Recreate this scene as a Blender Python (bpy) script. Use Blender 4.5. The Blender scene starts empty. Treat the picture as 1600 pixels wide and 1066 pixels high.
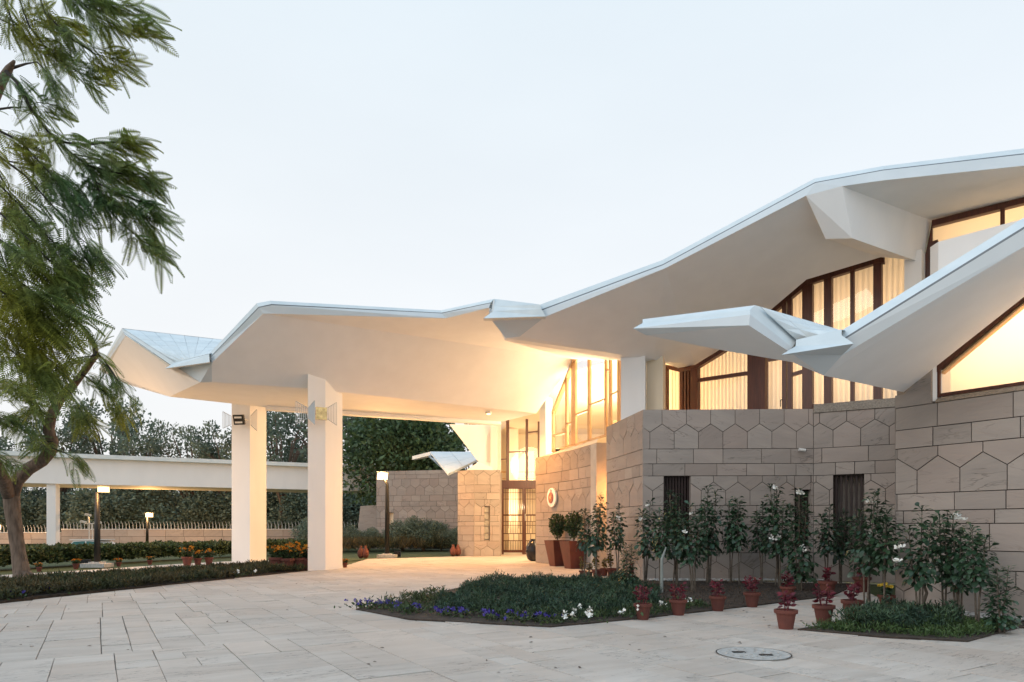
import bpy, math, random
import numpy as np
from mathutils import Vector, Matrix
random.seed(7); RNG = np.random.default_rng(7)
R = math.radians
scene = bpy.context.scene
COL = scene.collection

# ------------------------------------------------------------------ camera, sky, sun, exposure
EYE, FPX, HOR = 1.4, 1067.0, 824.0          # eye height, focal length and horizon of the survey (1600 x 1066 frame)
cam_d = bpy.data.cameras.new('camera'); cam = bpy.data.objects.new('camera', cam_d); COL.objects.link(cam)
cam.location = (0, 0, EYE); cam.rotation_euler = (R(90), 0, 0)
cam_d.sensor_width = 36; cam_d.lens = 36*FPX/1600; cam_d.shift_y = (HOR-533)/1600
cam_d.clip_end = 3000; cam_d.clip_start = 0.1
scene.camera = cam

SUN_EL, SUN_AZ = 7.0, 235.0                  # low hazy dusk light from behind the camera's left
world = bpy.data.worlds.new('World'); scene.world = world; world.use_nodes = True
wn, wl = world.node_tree.nodes, world.node_tree.links
bg = wn['Background']
sky = wn.new('ShaderNodeTexSky'); sky.sky_type = 'NISHITA'; sky.sun_disc = False
sky.sun_elevation = R(SUN_EL); sky.sun_rotation = R(SUN_AZ)
sky.air_density = 1.0; sky.dust_density = 2.0; sky.ozone_density = 3.0
sc_ = wn.new('ShaderNodeMix'); sc_.data_type = 'RGBA'; sc_.blend_type = 'MIX'
sc_.inputs[0].default_value = 0.74
sc_.inputs[7].default_value = (7.95, 8.25, 8.45, 1)     # thin even high haze over the clear sky
_tc = wn.new('ShaderNodeTexCoord'); _nz = wn.new('ShaderNodeTexNoise'); _nz.inputs['Scale'].default_value = 1.7; _nz.inputs['Detail'].default_value = 5
_mpw = wn.new('ShaderNodeMapping'); _mpw.inputs['Scale'].default_value = (1, 1, 3); wl.new(_tc.outputs['Generated'], _mpw.inputs[0]); wl.new(_mpw.outputs[0], _nz.inputs['Vector'])
_mr = wn.new('ShaderNodeMapRange'); _mr.inputs[1].default_value = .3; _mr.inputs[2].default_value = .7; _mr.inputs[3].default_value = .77; _mr.inputs[4].default_value = .82
wl.new(_nz.outputs[0], _mr.inputs[0]); wl.new(_mr.outputs[0], sc_.inputs[0])       # uneven thin haze
_sx = wn.new('ShaderNodeSeparateXYZ'); wl.new(_tc.outputs['Generated'], _sx.inputs[0])
_cr = wn.new('ShaderNodeValToRGB'); _e = _cr.color_ramp.elements                      # dusk haze: pale at the horizon, bluer overhead
_e[0].position, _e[0].color = 0.0, (.885, .865, .855, 1); _e[1].position, _e[1].color = 1.0, (.50, .76, 1.0, 1)
_e2 = _cr.color_ramp.elements.new(.30); _e2.color = (.85, .868, .880, 1); _e3 = _cr.color_ramp.elements.new(.60); _e3.color = (.755, .83, .88, 1)
_vs = wn.new('ShaderNodeVectorMath'); _vs.operation = 'SCALE'; _vs.inputs[3].default_value = 9.7
wl.new(_sx.outputs[2], _cr.inputs[0]); wl.new(_cr.outputs[0], _vs.inputs[0]); wl.new(_vs.outputs[0], sc_.inputs[7])
wl.new(sky.outputs[0], sc_.inputs[6]); wl.new(sc_.outputs[2], bg.inputs[0])
bg.inputs[1].default_value = 0.133
sun_d = bpy.data.lights.new('sun', 'SUN'); sun_d.energy = 0.5; sun_d.angle = R(20); sun_d.color = (1, .96, .92)
sun = bpy.data.objects.new('sun', sun_d); COL.objects.link(sun)
_az = R(SUN_AZ); _el = R(25)
sdir = Vector((math.sin(_az)*math.cos(_el), math.cos(_az)*math.cos(_el), math.sin(_el)))
sun.rotation_euler = sdir.to_track_quat('Z', 'Y').to_euler()
scene.view_settings.view_transform = 'Standard'; scene.view_settings.look = 'None'
scene.view_settings.exposure = 0.03; scene.view_settings.gamma = 1.0
scene.view_settings.use_curve_mapping = False
scene.render.engine = 'CYCLES'
scene.cycles.use_denoising = True
scene.cycles.max_bounces = 8; scene.cycles.transparent_max_bounces = 12
scene.cycles.sample_clamp_indirect = 6

# ------------------------------------------------------------------ helpers
def P(x, y, Y):                               # survey point: frame position + distance -> place
    return Vector(((x-800)*Y/FPX, Y, EYE+(HOR-y)*Y/FPX))
def G(x, y):                                  # survey point on the ground
    Y = EYE*FPX/(y-HOR); return Vector(((x-800)*Y/FPX, Y, 0))
def plane3(a, b, c):
    n = (b-a).cross(c-a).normalized(); return n, n.dot(a)
def onp(x, y, pl):
    d = Vector(((x-800)/FPX, 1, (HOR-y)/FPX)); o = Vector((0, 0, EYE)); n, k = pl
    return o+d*((k-n.dot(o))/n.dot(d))
def tag(o, label=None, cat=None, group=None, kind=None):
    if label: o['label'] = label
    if cat: o['category'] = cat
    if group: o['group'] = group
    if kind: o['kind'] = kind
    return o
def empty(name, loc=(0, 0, 0), rz=0, **k):
    o = bpy.data.objects.new(name, None); COL.objects.link(o); o.location = loc; o.rotation_euler = (0, 0, rz)
    o.empty_display_size = .2
    return tag(o, **k)
def mesh_obj(name, verts, faces, mat, parent=None, smooth=False, **k):
    me = bpy.data.meshes.new(name); me.from_pydata([tuple(v) for v in verts], [], [tuple(f) for f in faces]); me.update()
    return link(name, me, mat, parent, smooth, **k)
def link(name, me, mat, parent=None, smooth=False, **k):
    o = bpy.data.objects.new(name, me); COL.objects.link(o)
    for m in (mat if isinstance(mat, (list, tuple)) else [mat]):
        if m is not None: me.materials.append(m)
    if smooth: me.polygons.foreach_set('use_smooth', [True]*len(me.polygons))
    if parent: o.parent = parent
    return tag(o, **k)
class MB:
    def __init__(s): s.v = []; s.f = []; s.m = []
    def face(s, pts, m=0):
        i = len(s.v); s.v += [Vector(p) for p in pts]; s.f.append(list(range(i, i+len(pts)))); s.m.append(m)
    def prism(s, base, vec, m=0):             # closed prism from polygon
        i = len(s.v); n = len(base); vec = Vector(vec)
        s.v += [Vector(p) for p in base]+[Vector(p)+vec for p in base]
        s.f.append([i+k for k in range(n)][::-1]); s.f.append([i+n+k for k in range(n)]); s.m += [m, m]
        for k in range(n):
            s.f.append([i+k, i+(k+1) % n, i+n+(k+1) % n, i+n+k]); s.m.append(m)
    def box(s, lo, hi, m=0):
        x0, y0, z0 = lo; x1, y1, z1 = hi
        s.prism([(x0, y0, z0), (x1, y0, z0), (x1, y1, z0), (x0, y1, z0)], (0, 0, z1-z0), m)
    def bar(s, a, b, w, d, n, m=0):           # bar from a to b, width w across, depth d along normal n
        a, b, n = Vector(a), Vector(b), Vector(n).normalized(); t = (b-a).normalized(); u = n.cross(t).normalized()*w/2
        s.prism([a-u, a+u, b+u, b-u], n*d, m)
    def tube(s, pts, radii, seg=8, m=0, cap=True):
        i0 = len(s.v); prev = None; n = len(pts)
        for k, p in enumerate(pts):
            p = Vector(p); t = (Vector(pts[min(k+1, n-1)])-Vector(pts[max(k-1, 0)])).normalized()
            if prev is None: u = t.orthogonal().normalized()
            else: u = (prev-t*prev.dot(t)).normalized()
            prev = u; w = t.cross(u)
            for j in range(seg):
                a = 2*math.pi*j/seg; s.v.append(p+(u*math.cos(a)+w*math.sin(a))*radii[k])
        for k in range(n-1):
            for j in range(seg):
                s.f.append([i0+k*seg+j, i0+k*seg+(j+1) % seg, i0+(k+1)*seg+(j+1) % seg, i0+(k+1)*seg+j]); s.m.append(m)
        if cap:
            s.f.append([i0+j for j in range(seg)][::-1]); s.f.append([i0+(n-1)*seg+j for j in range(seg)]); s.m += [m, m]
    def lathe(s, c, prof, seg=16, m=0, sq=None):
        i0 = len(s.v); c = Vector(c)
        for r, z in prof:
            for j in range(seg):
                a = 2*math.pi*(j+.5)/seg; s.v.append(c+Vector((r*math.cos(a), r*math.sin(a), z)))
        for k in range(len(prof)-1):
            for j in range(seg):
                s.f.append([i0+k*seg+j, i0+k*seg+(j+1) % seg, i0+(k+1)*seg+(j+1) % seg, i0+(k+1)*seg+j]); s.m.append(m)
        s.f.append([i0+j for j in range(seg)][::-1]); e = i0+(len(prof)-1)*seg; s.f.append([e+j for j in range(seg)]); s.m += [m, m]
    def build(s, name, mat, parent=None, smooth=False, **k):
        o = mesh_obj(name, s.v, s.f, mat, parent, smooth, **k)
        if isinstance(mat, (list, tuple)): o.data.polygons.foreach_set('material_index', s.m)
        return o
def copy_tree(o, parent=None):
    c = o.copy(); COL.objects.link(c); c.parent = parent
    for ch in [x for x in CHILD.get(o.name, [])]: copy_tree(ch, c)
    return c
CHILD = {}
def reg(o):                                    # remember the parts of a thing before copying it
    def walk(x):
        CHILD[x.name] = [y for y in bpy.data.objects if y.parent == x]
        for y in CHILD[x.name]: walk(y)
    walk(o); return o

# --- materials
MATS = {}
def nodes(name):
    m = bpy.data.materials.new(name); m.use_nodes = True; nt = m.node_tree
    return m, nt.nodes, nt.links, nt.nodes['Principled BSDF']
def N(nt, t, **k):
    n = nt.new(t)
    for a, b in k.items(): setattr(n, a, b)
    return n
def mat(name, c1, c2=None, scale=4, rough=.7, bump=0, bscale=None, island=0, stretch=(1, 1, 1), metal=0, spec=.4, detail=6, objrand=0, trans=0, contrast=(.35, .65)):
    m, n, l, b = nodes(name); c2 = c2 or tuple(x*.9 for x in c1)
    tc = N(n, 'ShaderNodeTexCoord'); mp = N(n, 'ShaderNodeMapping'); mp.inputs['Scale'].default_value = stretch
    l.new(tc.outputs['Object'], mp.inputs[0])
    nz = N(n, 'ShaderNodeTexNoise'); nz.inputs['Scale'].default_value = scale; nz.inputs['Detail'].default_value = detail
    l.new(mp.outputs[0], nz.inputs['Vector'])
    rp = N(n, 'ShaderNodeValToRGB'); rp.color_ramp.elements[0].position, rp.color_ramp.elements[1].position = contrast
    rp.color_ramp.elements[0].color = (*c1, 1); rp.color_ramp.elements[1].color = (*c2, 1)
    l.new(nz.outputs[0], rp.inputs[0]); out = rp.outputs[0]
    if island or objrand:
        g = N(n, 'ShaderNodeNewGeometry'); oi = N(n, 'ShaderNodeObjectInfo')
        ad = N(n, 'ShaderNodeMath', operation='ADD'); l.new(g.outputs['Random Per Island'], ad.inputs[0]); l.new(oi.outputs['Random'], ad.inputs[1])
        fr = N(n, 'ShaderNodeMath', operation='FRACT'); l.new(ad.outputs[0], fr.inputs[0])
        mr = N(n, 'ShaderNodeMapRange'); amt = island or objrand
        mr.inputs[3].default_value = 1-amt; mr.inputs[4].default_value = 1+amt; l.new(fr.outputs[0], mr.inputs[0])
        mu = N(n, 'ShaderNodeVectorMath', operation='SCALE'); l.new(out, mu.inputs[0]); l.new(mr.outputs[0], mu.inputs[3]); out = mu.outputs[0]
    l.new(out, b.inputs['Base Color']); b.inputs['Roughness'].default_value = rough; b.inputs['Metallic'].default_value = metal
    b.inputs['Specular IOR Level'].default_value = spec
    if bump:
        nb = N(n, 'ShaderNodeTexNoise'); nb.inputs['Scale'].default_value = bscale or scale*3; nb.inputs['Detail'].default_value = 8
        l.new(mp.outputs[0], nb.inputs['Vector'])
        bp = N(n, 'ShaderNodeBump'); bp.inputs['Strength'].default_value = bump; bp.inputs['Distance'].default_value = .02
        l.new(nb.outputs[0], bp.inputs['Height']); l.new(bp.outputs[0], b.inputs['Normal'])
    if trans:
        tr = N(n, 'ShaderNodeBsdfTranslucent'); l.new(out, tr.inputs[0]); mx = N(n, 'ShaderNodeMixShader'); mx.inputs[0].default_value = trans
        l.new(b.outputs[0], mx.inputs[1]); l.new(tr.outputs[0], mx.inputs[2]); l.new(mx.outputs[0], n['Material Output'].inputs[0])
    MATS[name] = m; return m
def emis(name, col, s):
    m, n, l, b = nodes(name); e = N(n, 'ShaderNodeEmission'); e.inputs[0].default_value = (*col, 1); e.inputs[1].default_value = s
    l.new(e.outputs[0], n['Material Output'].inputs[0]); return m
def glass_mat(name, refl=.12, tint=(1, 1, 1)):
    m, n, l, b = nodes(name)
    t = N(n, 'ShaderNodeBsdfTransparent'); t.inputs[0].default_value = (*tint, 1)
    g = N(n, 'ShaderNodeBsdfGlossy'); g.inputs['Roughness'].default_value = .02
    f = N(n, 'ShaderNodeFresnel'); f.inputs[0].default_value = 1.5
    mx = N(n, 'ShaderNodeMixShader'); l.new(f.outputs[0], mx.inputs[0])
    l.new(t.outputs[0], mx.inputs[1]); l.new(g.outputs[0], mx.inputs[2]); l.new(mx.outputs[0], n['Material Output'].inputs[0]); return m

def stone_mat(name, c1, c2, c3, vein, wav_scale, flat=False, var=.16):
    """sandstone: soft colour clouds, a tint for every piece, thin cleft lines that run along the bed"""
    m, n, l, b = nodes(name)
    tc = N(n, 'ShaderNodeTexCoord'); g = N(n, 'ShaderNodeNewGeometry'); oi = N(n, 'ShaderNodeObjectInfo')
    ad = N(n, 'ShaderNodeMath', operation='ADD'); l.new(g.outputs['Random Per Island'], ad.inputs[0]); l.new(oi.outputs['Random'], ad.inputs[1])
    fr = N(n, 'ShaderNodeMath', operation='FRACT'); l.new(ad.outputs[0], fr.inputs[0])
    wn_ = N(n, 'ShaderNodeTexWhiteNoise', noise_dimensions='1D'); l.new(fr.outputs[0], wn_.inputs['W'])
    off = N(n, 'ShaderNodeVectorMath', operation='SCALE'); l.new(wn_.outputs['Color'], off.inputs[0]); off.inputs[3].default_value = 40
    rot = N(n, 'ShaderNodeVectorRotate', rotation_type='Z_AXIS' if flat else 'Y_AXIS'); 
    ang = N(n, 'ShaderNodeMapRange'); l.new(wn_.outputs['Value'], ang.inputs[0])
    ang.inputs[3].default_value = (-.12 if flat else -.7)+(.53 if flat else 0); ang.inputs[4].default_value = (.12 if flat else .5)+(.53 if flat else 0)
    inv = N(n, 'ShaderNodeMath', operation='MULTIPLY'); inv.inputs[1].default_value = -1.0; l.new(ang.outputs[0], inv.inputs[0])
    l.new(tc.outputs['Object'], rot.inputs['Vector']); l.new(inv.outputs[0], rot.inputs['Angle'])
    av = N(n, 'ShaderNodeVectorMath', operation='ADD'); l.new(rot.outputs[0], av.inputs[0]); l.new(off.outputs[0], av.inputs[1])
    mp = N(n, 'ShaderNodeMapping'); mp.inputs['Scale'].default_value = (.5, 3.2, 1) if flat else (.6, .6, 2.6)
    l.new(av.outputs[0], mp.inputs[0])
    cl = N(n, 'ShaderNodeTexNoise'); cl.inputs['Scale'].default_value = 1.6; cl.inputs['Detail'].default_value = 5; l.new(mp.outputs[0], cl.inputs['Vector'])
    rp = N(n, 'ShaderNodeValToRGB'); e = rp.color_ramp.elements
    e[0].position, e[1].position = .32, .68; e[0].color = (*c1, 1); e[1].color = (*c2, 1)
    l.new(cl.outputs[0], rp.inputs[0])
    tint = N(n, 'ShaderNodeMix', data_type='RGBA'); tint.inputs[7].default_value = (*c3, 1); l.new(rp.outputs[0], tint.inputs[6])
    tp = N(n, 'ShaderNodeMath', operation='POWER'); l.new(fr.outputs[0], tp.inputs[0]); tp.inputs[1].default_value = 1.6
    tm = N(n, 'ShaderNodeMath', operation='MULTIPLY'); l.new(tp.outputs[0], tm.inputs[0]); tm.inputs[1].default_value = .55; l.new(tm.outputs[0], tint.inputs[0])
    mr = N(n, 'ShaderNodeMapRange'); mr.inputs[3].default_value = 1-var; mr.inputs[4].default_value = 1+var; l.new(wn_.outputs['Value'], mr.inputs[0])
    s1 = N(n, 'ShaderNodeVectorMath', operation='SCALE'); l.new(tint.outputs[2], s1.inputs[0]); l.new(mr.outputs[0], s1.inputs[3])
    # cleft lines: iso-lines of a stretched noise
    vn = N(n, 'ShaderNodeTexNoise'); vn.inputs['Scale'].default_value = wav_scale; vn.inputs['Detail'].default_value = 4; vn.inputs['Roughness'].default_value = .55
    vn.inputs['Distortion'].default_value = .4
    l.new(mp.outputs[0], vn.inputs['Vector'])
    sb = N(n, 'ShaderNodeMath', operation='SUBTRACT'); l.new(vn.outputs[0], sb.inputs[0]); sb.inputs[1].default_value = .5
    ab = N(n, 'ShaderNodeMath', operation='ABSOLUTE'); l.new(sb.outputs[0], ab.inputs[0])
    vr = N(n, 'ShaderNodeMapRange'); vr.inputs[1].default_value = 0; vr.inputs[2].default_value = .014; vr.inputs[3].default_value = 1; vr.inputs[4].default_value = 0
    l.new(ab.outputs[0], vr.inputs[0])
    msk = N(n, 'ShaderNodeTexNoise'); msk.inputs['Scale'].default_value = 1.1; l.new(av.outputs[0], msk.inputs['Vector'])
    mk = N(n, 'ShaderNodeMapRange'); mk.inputs[1].default_value = .47; mk.inputs[2].default_value = .62; l.new(msk.outputs[0], mk.inputs[0])
    vm = N(n, 'ShaderNodeMath', operation='MULTIPLY'); l.new(vr.outputs[0], vm.inputs[0]); l.new(mk.outputs[0], vm.inputs[1])
    vs = N(n, 'ShaderNodeMath', operation='MULTIPLY'); l.new(vm.outputs[0], vs.inputs[0]); vs.inputs[1].default_value = vein
    fin = N(n, 'ShaderNodeMix', data_type='RGBA'); fin.inputs[7].default_value = (.05, .042, .038, 1); l.new(s1.outputs[0], fin.inputs[6]); l.new(vs.outputs[0], fin.inputs[0])
    if flat:                                   # broad traffic grime over the whole drive
        gn = N(n, 'ShaderNodeTexNoise'); gn.inputs['Scale'].default_value = .45; gn.inputs['Detail'].default_value = 7; gn.inputs['Roughness'].default_value = .62; l.new(tc.outputs['Object'], gn.inputs['Vector'])
        gr = N(n, 'ShaderNodeMapRange'); gr.inputs[1].default_value = .3; gr.inputs[2].default_value = .7; gr.inputs[3].default_value = .84; gr.inputs[4].default_value = 1.06; l.new(gn.outputs[0], gr.inputs[0])
        gs = N(n, 'ShaderNodeVectorMath', operation='SCALE'); l.new(fin.outputs[2], gs.inputs[0]); l.new(gr.outputs[0], gs.inputs[3]); l.new(gs.outputs[0], b.inputs['Base Color'])
    else: l.new(fin.outputs[2], b.inputs['Base Color'])
    b.inputs['Roughness'].default_value = .78; b.inputs['Specular IOR Level'].default_value = .3
    fb = N(n, 'ShaderNodeTexNoise'); fb.inputs['Scale'].default_value = 9; fb.inputs['Detail'].default_value = 9; l.new(mp.outputs[0], fb.inputs['Vector'])
    hs = N(n, 'ShaderNodeMath', operation='SUBTRACT'); l.new(fb.outputs[0], hs.inputs[0]); l.new(vm.outputs[0], hs.inputs[1])
    bp = N(n, 'ShaderNodeBump'); bp.inputs['Strength'].default_value = .35; bp.inputs['Distance'].default_value = .02
    l.new(hs.outputs[0], bp.inputs['Height']); l.new(bp.outputs[0], b.inputs['Normal'])
    MATS[name] = m; return m

plaster = mat('white_plaster', (.86, .86, .86), (.83, .83, .83), scale=1.6, rough=.75, bump=.10, bscale=5, stretch=(1.3, 1.3, .35), detail=8)
roofmetal = mat('white_roof_sheet', (.74, .81, .84), (.66, .74, .78), scale=2.5, rough=.45, bump=.04, bscale=6, objrand=.05)
groove = mat('shadow_joint', (.20, .22, .24), rough=.8)
fascia = mat('grey_white_fascia', (.67, .72, .75), (.62, .67, .70), scale=1.2, rough=.6, bump=.04, bscale=12)
wallstone = stone_mat('wall_sandstone', (.315, .278, .252), (.375, .328, .294), (.365, .29, .252), .45, 1.7, var=.10)
pavestone = stone_mat('paving_sandstone', (.50, .445, .395), (.585, .535, .485), (.54, .445, .375), .7, 3.6, flat=True, var=.06)
mortar = mat('dark_joint', (.035, .03, .028), rough=.95)
joint = mat('paving_joint', (.27, .25, .23), (.17, .16, .145), scale=8, rough=.95)
wood = mat('red_brown_timber', (.10, .030, .018), (.065, .02, .013), scale=6, rough=.38, stretch=(4, 4, .4))
darkwood = mat('blackened_slat', (.028, .012, .010), (.018, .009, .008), scale=6, rough=.5)
lightwood = mat('lit_oak_timber', (.64, .40, .20), (.54, .32, .15), scale=6, rough=.4, stretch=(4, 4, .4))  # oak lightened to hold the warm hall light on the frames
terracotta = mat('terracotta', (.145, .046, .034), (.105, .036, .028), scale=5, rough=.8, bump=.1, objrand=.14)
planterm = mat('rust_red_glaze', (.15, .042, .03), (.10, .03, .022), scale=3, rough=.4)
soil = mat('soil', (.075, .055, .042), (.035, .027, .022), scale=9, rough=1, bump=.8, bscale=30)
black = mat('black_metal', (.012, .013, .014), rough=.45)
steel = mat('grey_white_steel', (.62, .63, .63), rough=.4, metal=.2)
bark = mat('bark', (.20, .145, .11), (.10, .072, .055), scale=7, rough=.95, bump=.9, bscale=14, stretch=(2.2, 2.2, .5))
twig = mat('twig_bark', (.17, .14, .11), (.09, .075, .06), scale=12, rough=.9)
darkbark = mat('dark_twig', (.04, .034, .03), rough=.9)
frondm = mat('feather_leaf', (.12, .205, .085), (.24, .25, .035), scale=.55, rough=.5, island=.45, trans=.5)
shrubleaf = mat('shrub_leaf', (.030, .070, .038), (.044, .085, .042), scale=2, rough=.35, island=.4, trans=.12, spec=.5)
treeleaf = mat('tree_leaf', (.062, .115, .052), (.10, .15, .06), scale=.6, rough=.5, island=.45, trans=.2)
hazyleaf = mat('haze_tinted_leaf', (.12, .175, .132), (.17, .205, .145), scale=.5, rough=.6, island=.4, trans=.2)  # pale tone: distance haze mixed into the leaf colour
junip = mat('juniper_leaf', (.026, .060, .040), (.055, .095, .045), scale=2.6, rough=.6, island=.5)
bedleaf = mat('bed_leaf', (.040, .060, .024), (.075, .066, .030), scale=1.0, rough=.6, island=.5, trans=.1)
hedgeleaf = mat('hedge_leaf', (.036, .072, .026), (.065, .085, .03), scale=1.0, rough=.55, island=.5, trans=.1)
grassm = mat('lawn', (.075, .095, .035), (.045, .065, .022), scale=6, rough=.9, bump=.6, bscale=60)
redleaf = mat('coleus_leaf', (.16, .018, .028), (.085, .016, .03), scale=8, rough=.5, island=.5, trans=.15)
paleleaf = mat('yellow_green_leaf', (.15, .15, .04), (.12, .075, .03), scale=8, rough=.5, island=.5, trans=.15)
orange = mat('marigold', (.55, .17, .012), (.65, .32, .02), scale=8, rough=.6, island=.35)
yellow = mat('yellow_petal', (.85, .58, .05), (.85, .66, .12), scale=8, rough=.6)
whitep = mat('white_petal', (.85, .85, .82), (.8, .8, .74), rough=.5)
violet = mat('violet_petal', (.035, .022, .20), (.06, .035, .28), scale=8, rough=.5, island=.4)
pebblem = mat('white_pebble', (.55, .53, .50), (.42, .40, .38), rough=.6, island=.4)
concrete = mat('pale_concrete', (.53, .51, .48), (.47, .455, .43), scale=2, rough=.85, bump=.1)
gravelm = mat('rough_render', (.30, .265, .225), (.19, .165, .14), scale=26, rough=.95, bump=1.0, bscale=45)
iron = mat('cover_iron', (.52, .51, .49), (.38, .375, .36), scale=14, rough=.7, bump=.5, bscale=40)
interior_m = mat('interior_plaster', (.80, .70, .55), (.78, .68, .53), scale=1, rough=.8)
curtain_m, _n, _l, _b = nodes('curtain_cloth')
_t = N(_n, 'ShaderNodeBsdfTranslucent'); _t.inputs[0].default_value = (.86, .78, .66, 1)
_d = N(_n, 'ShaderNodeBsdfDiffuse'); _d.inputs[0].default_value = (.75, .70, .62, 1)
_mx = N(_n, 'ShaderNodeMixShader'); _mx.inputs[0].default_value = .6
_l.new(_d.outputs[0], _mx.inputs[1]); _l.new(_t.outputs[0], _mx.inputs[2]); _l.new(_mx.outputs[0], _n['Material Output'].inputs[0])
glass = glass_mat('window_glass')
lampglow = emis('lamp_glow', (1, .66, .30), 5)
warmglow = emis('warm_glow', (1, .60, .25), 6)
goldglass = mat('gold_reflector', (.85, .62, .28), (.5, .35, .15), scale=9, rough=.2, metal=.8)
enamel = mat('white_enamel', (.8, .8, .78), rough=.3)
crestred = mat('crest_red', (.33, .055, .03), (.26, .04, .025), scale=20, rough=.35)
carpaint = mat('white_car_paint', (.7, .71, .72), rough=.25)
carglass = mat('car_glass', (.05, .16, .17), (.07, .2, .2), rough=.08, spec=.8)
cap_ = mat('pale_render', (.55, .50, .44), (.48, .44, .39), rough=.85)

# --- scatter: many copies of a small template joined into one mesh
def basis(d, roll):
    d = d/np.linalg.norm(d, axis=1, keepdims=True)
    up = np.tile(np.array([[0, 0, 1.]]), (len(d), 1)); bad = np.abs(d[:, 2]) > .97; up[bad] = [1, 0, 0]
    s = np.cross(d, up); s /= np.linalg.norm(s, axis=1, keepdims=True); u = np.cross(s, d)
    c, sn = np.cos(roll)[:, None], np.sin(roll)[:, None]
    return np.stack([s*c+u*sn, d, -s*sn+u*c], axis=2)        # columns: side, forward, up
def scatter(tv, tf, pos, d, roll, scale):
    tv = np.asarray(tv, float); B = basis(np.asarray(d, float), np.asarray(roll, float)); sc = np.asarray(scale, float)
    if sc.ndim == 1: sc = sc[:, None]*np.ones((1, 3))
    v = np.einsum('nij,nkj->nki', B, tv[None]*sc[:, None, :])+np.asarray(pos, float)[:, None, :]
    k = len(tv); n = len(v); f = []
    base = np.arange(n)*k
    return v.reshape(-1, 3), [(base[:, None]+np.array(q)[None]) for q in tf]
def big_mesh(name, parts):
    """parts: list of (verts, [face arrays]) all joined"""
    vs, loops, tot = [], [], []; o = 0
    for v, fs in parts:
        for f in fs: loops.append((f+o).ravel()); tot += [f.shape[1]]*f.shape[0]
        vs.append(v); o += len(v)
    V = np.concatenate(vs); L = np.concatenate(loops).astype(np.int32); T = np.array(tot, np.int32)
    me = bpy.data.meshes.new(name); me.vertices.add(len(V)); me.vertices.foreach_set('co', V.astype(np.float32).ravel())
    me.loops.add(len(L)); me.loops.foreach_set('vertex_index', L)
    me.polygons.add(len(T)); me.polygons.foreach_set('loop_start', np.concatenate([[0], np.cumsum(T)[:-1]]).astype(np.int32))
    me.update(calc_edges=True); me.validate(); return me
LEAF = ([(0, 0, 0), (.28, .45, .06), (0, 1, -.12), (-.28, .45, .06)], [(0, 1, 2, 3)])
OVAL = ([(0, 0, 0), (.2, .25, .05), (.27, .6, .03), (0, 1, -.1), (-.27, .6, .03), (-.2, .25, .05)], [(0, 1, 2, 3), (0, 3, 4, 5)])
SPOON = ([(-.03, 0, 0), (.03, 0, 0), (.05, .42, .10), (-.05, .42, .10), (.24, .72, .05), (-.24, .72, .05), (.16, .95, -.16), (-.16, .95, -.16), (0, 1.05, -.26), (0, .72, .0)],
         [(0, 1, 2, 3), (3, 2, 9), (2, 4, 9), (9, 5, 3), (9, 4, 6), (6, 8, 9), (8, 7, 9), (7, 5, 9)])
def rdir(n, zlo=-1, zhi=1):
    z = RNG.uniform(zlo, zhi, n); a = RNG.uniform(0, 2*np.pi, n); r = np.sqrt(np.clip(1-z*z, 0, 1))
    return np.stack([r*np.cos(a), r*np.sin(a), z], 1)
def in_poly(poly, n):
    poly = np.array([(p[0], p[1]) for p in poly]); lo, hi = poly.min(0), poly.max(0); out = []
    while sum(map(len, out)) < n:
        q = RNG.uniform(lo, hi, (n*3, 2)); ins = np.zeros(len(q), bool); j = len(poly)-1
        for i in range(len(poly)):
            a, b = poly[i], poly[j]
            c = ((a[1] > q[:, 1]) != (b[1] > q[:, 1])) & (q[:, 0] < (b[0]-a[0])*(q[:, 1]-a[1])/(b[1]-a[1]+1e-12)+a[0]); ins ^= c; j = i
        out.append(q[ins])
    return np.concatenate(out)[:n]

# ================================================================== SETTING: ground, path, paving
def sheet(name, pts, z, m, th=0, **k):
    mb = MB(); pts = [Vector((p[0], p[1], z)) for p in pts]
    ar = sum(a.x*b.y-b.x*a.y for a, b in zip(pts, pts[1:]+pts[:1]))
    if ar < 0: pts = pts[::-1]
    if th: mb.prism([p-Vector((0, 0, th)) for p in pts], (0, 0, th))
    else: mb.face(pts)
    return mb.build(name, m, kind='structure', **k)
sheet('ground', [(-600, -60), (600, -60), (600, 900), (-600, 900)], -.06, grassm)

# beds and edges as surveyed on the ground
BED_L = [G(-120, 958), G(0, 942), G(60, 933), G(240, 916.5), G(430, 897), G(478, 892.5), G(452, 887), G(420, 887), G(330, 893), G(150, 905), G(0, 917), G(-120, 926)]
BED_R = [G(556, 953), G(640, 969), G(860, 981), G(1005, 967), G(1128, 953), G(1190, 946), G(1300, 932), G(1322, 922), G(1328, 913), G(1180, 911), G(1010, 908), G(985, 909), G(880, 908), G(720, 919), G(650, 934)]
BED_C = [G(1246, 985), G(1380, 997), G(1512, 1004), G(1592, 982), G(1700, 985), G(1640, 976), G(1400, 956), G(1372, 958), G(1325, 972)]
PATH_L = [G(-120, 918), G(0, 908), G(150, 894), G(265, 885), G(350, 880), G(418, 881), G(480, 880), G(640, 869), G(712, 868.3), G(712, 872), G(560, 880), G(482, 893), G(430, 892), G(340, 886), G(0, 912)]
lawn_strip = sheet('lawn_strip', [G(-150, 900), G(0, 890), G(150, 880), G(300, 872), G(420, 868), G(560, 866), G(712, 862), G(712, 869), G(560, 874.5), G(420, 882), G(300, 884), G(150, 895), G(0, 910), G(-150, 920)], -.03, grassm)
path = sheet('path', [G(-150, 909), G(0, 898), G(100, 892.3), G(200, 886), G(265, 881.5), G(350, 877), G(430, 875), G(430, 887.5), G(330, 894), G(150, 906), G(0, 918), G(-150, 930)], -.015, concrete)

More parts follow.
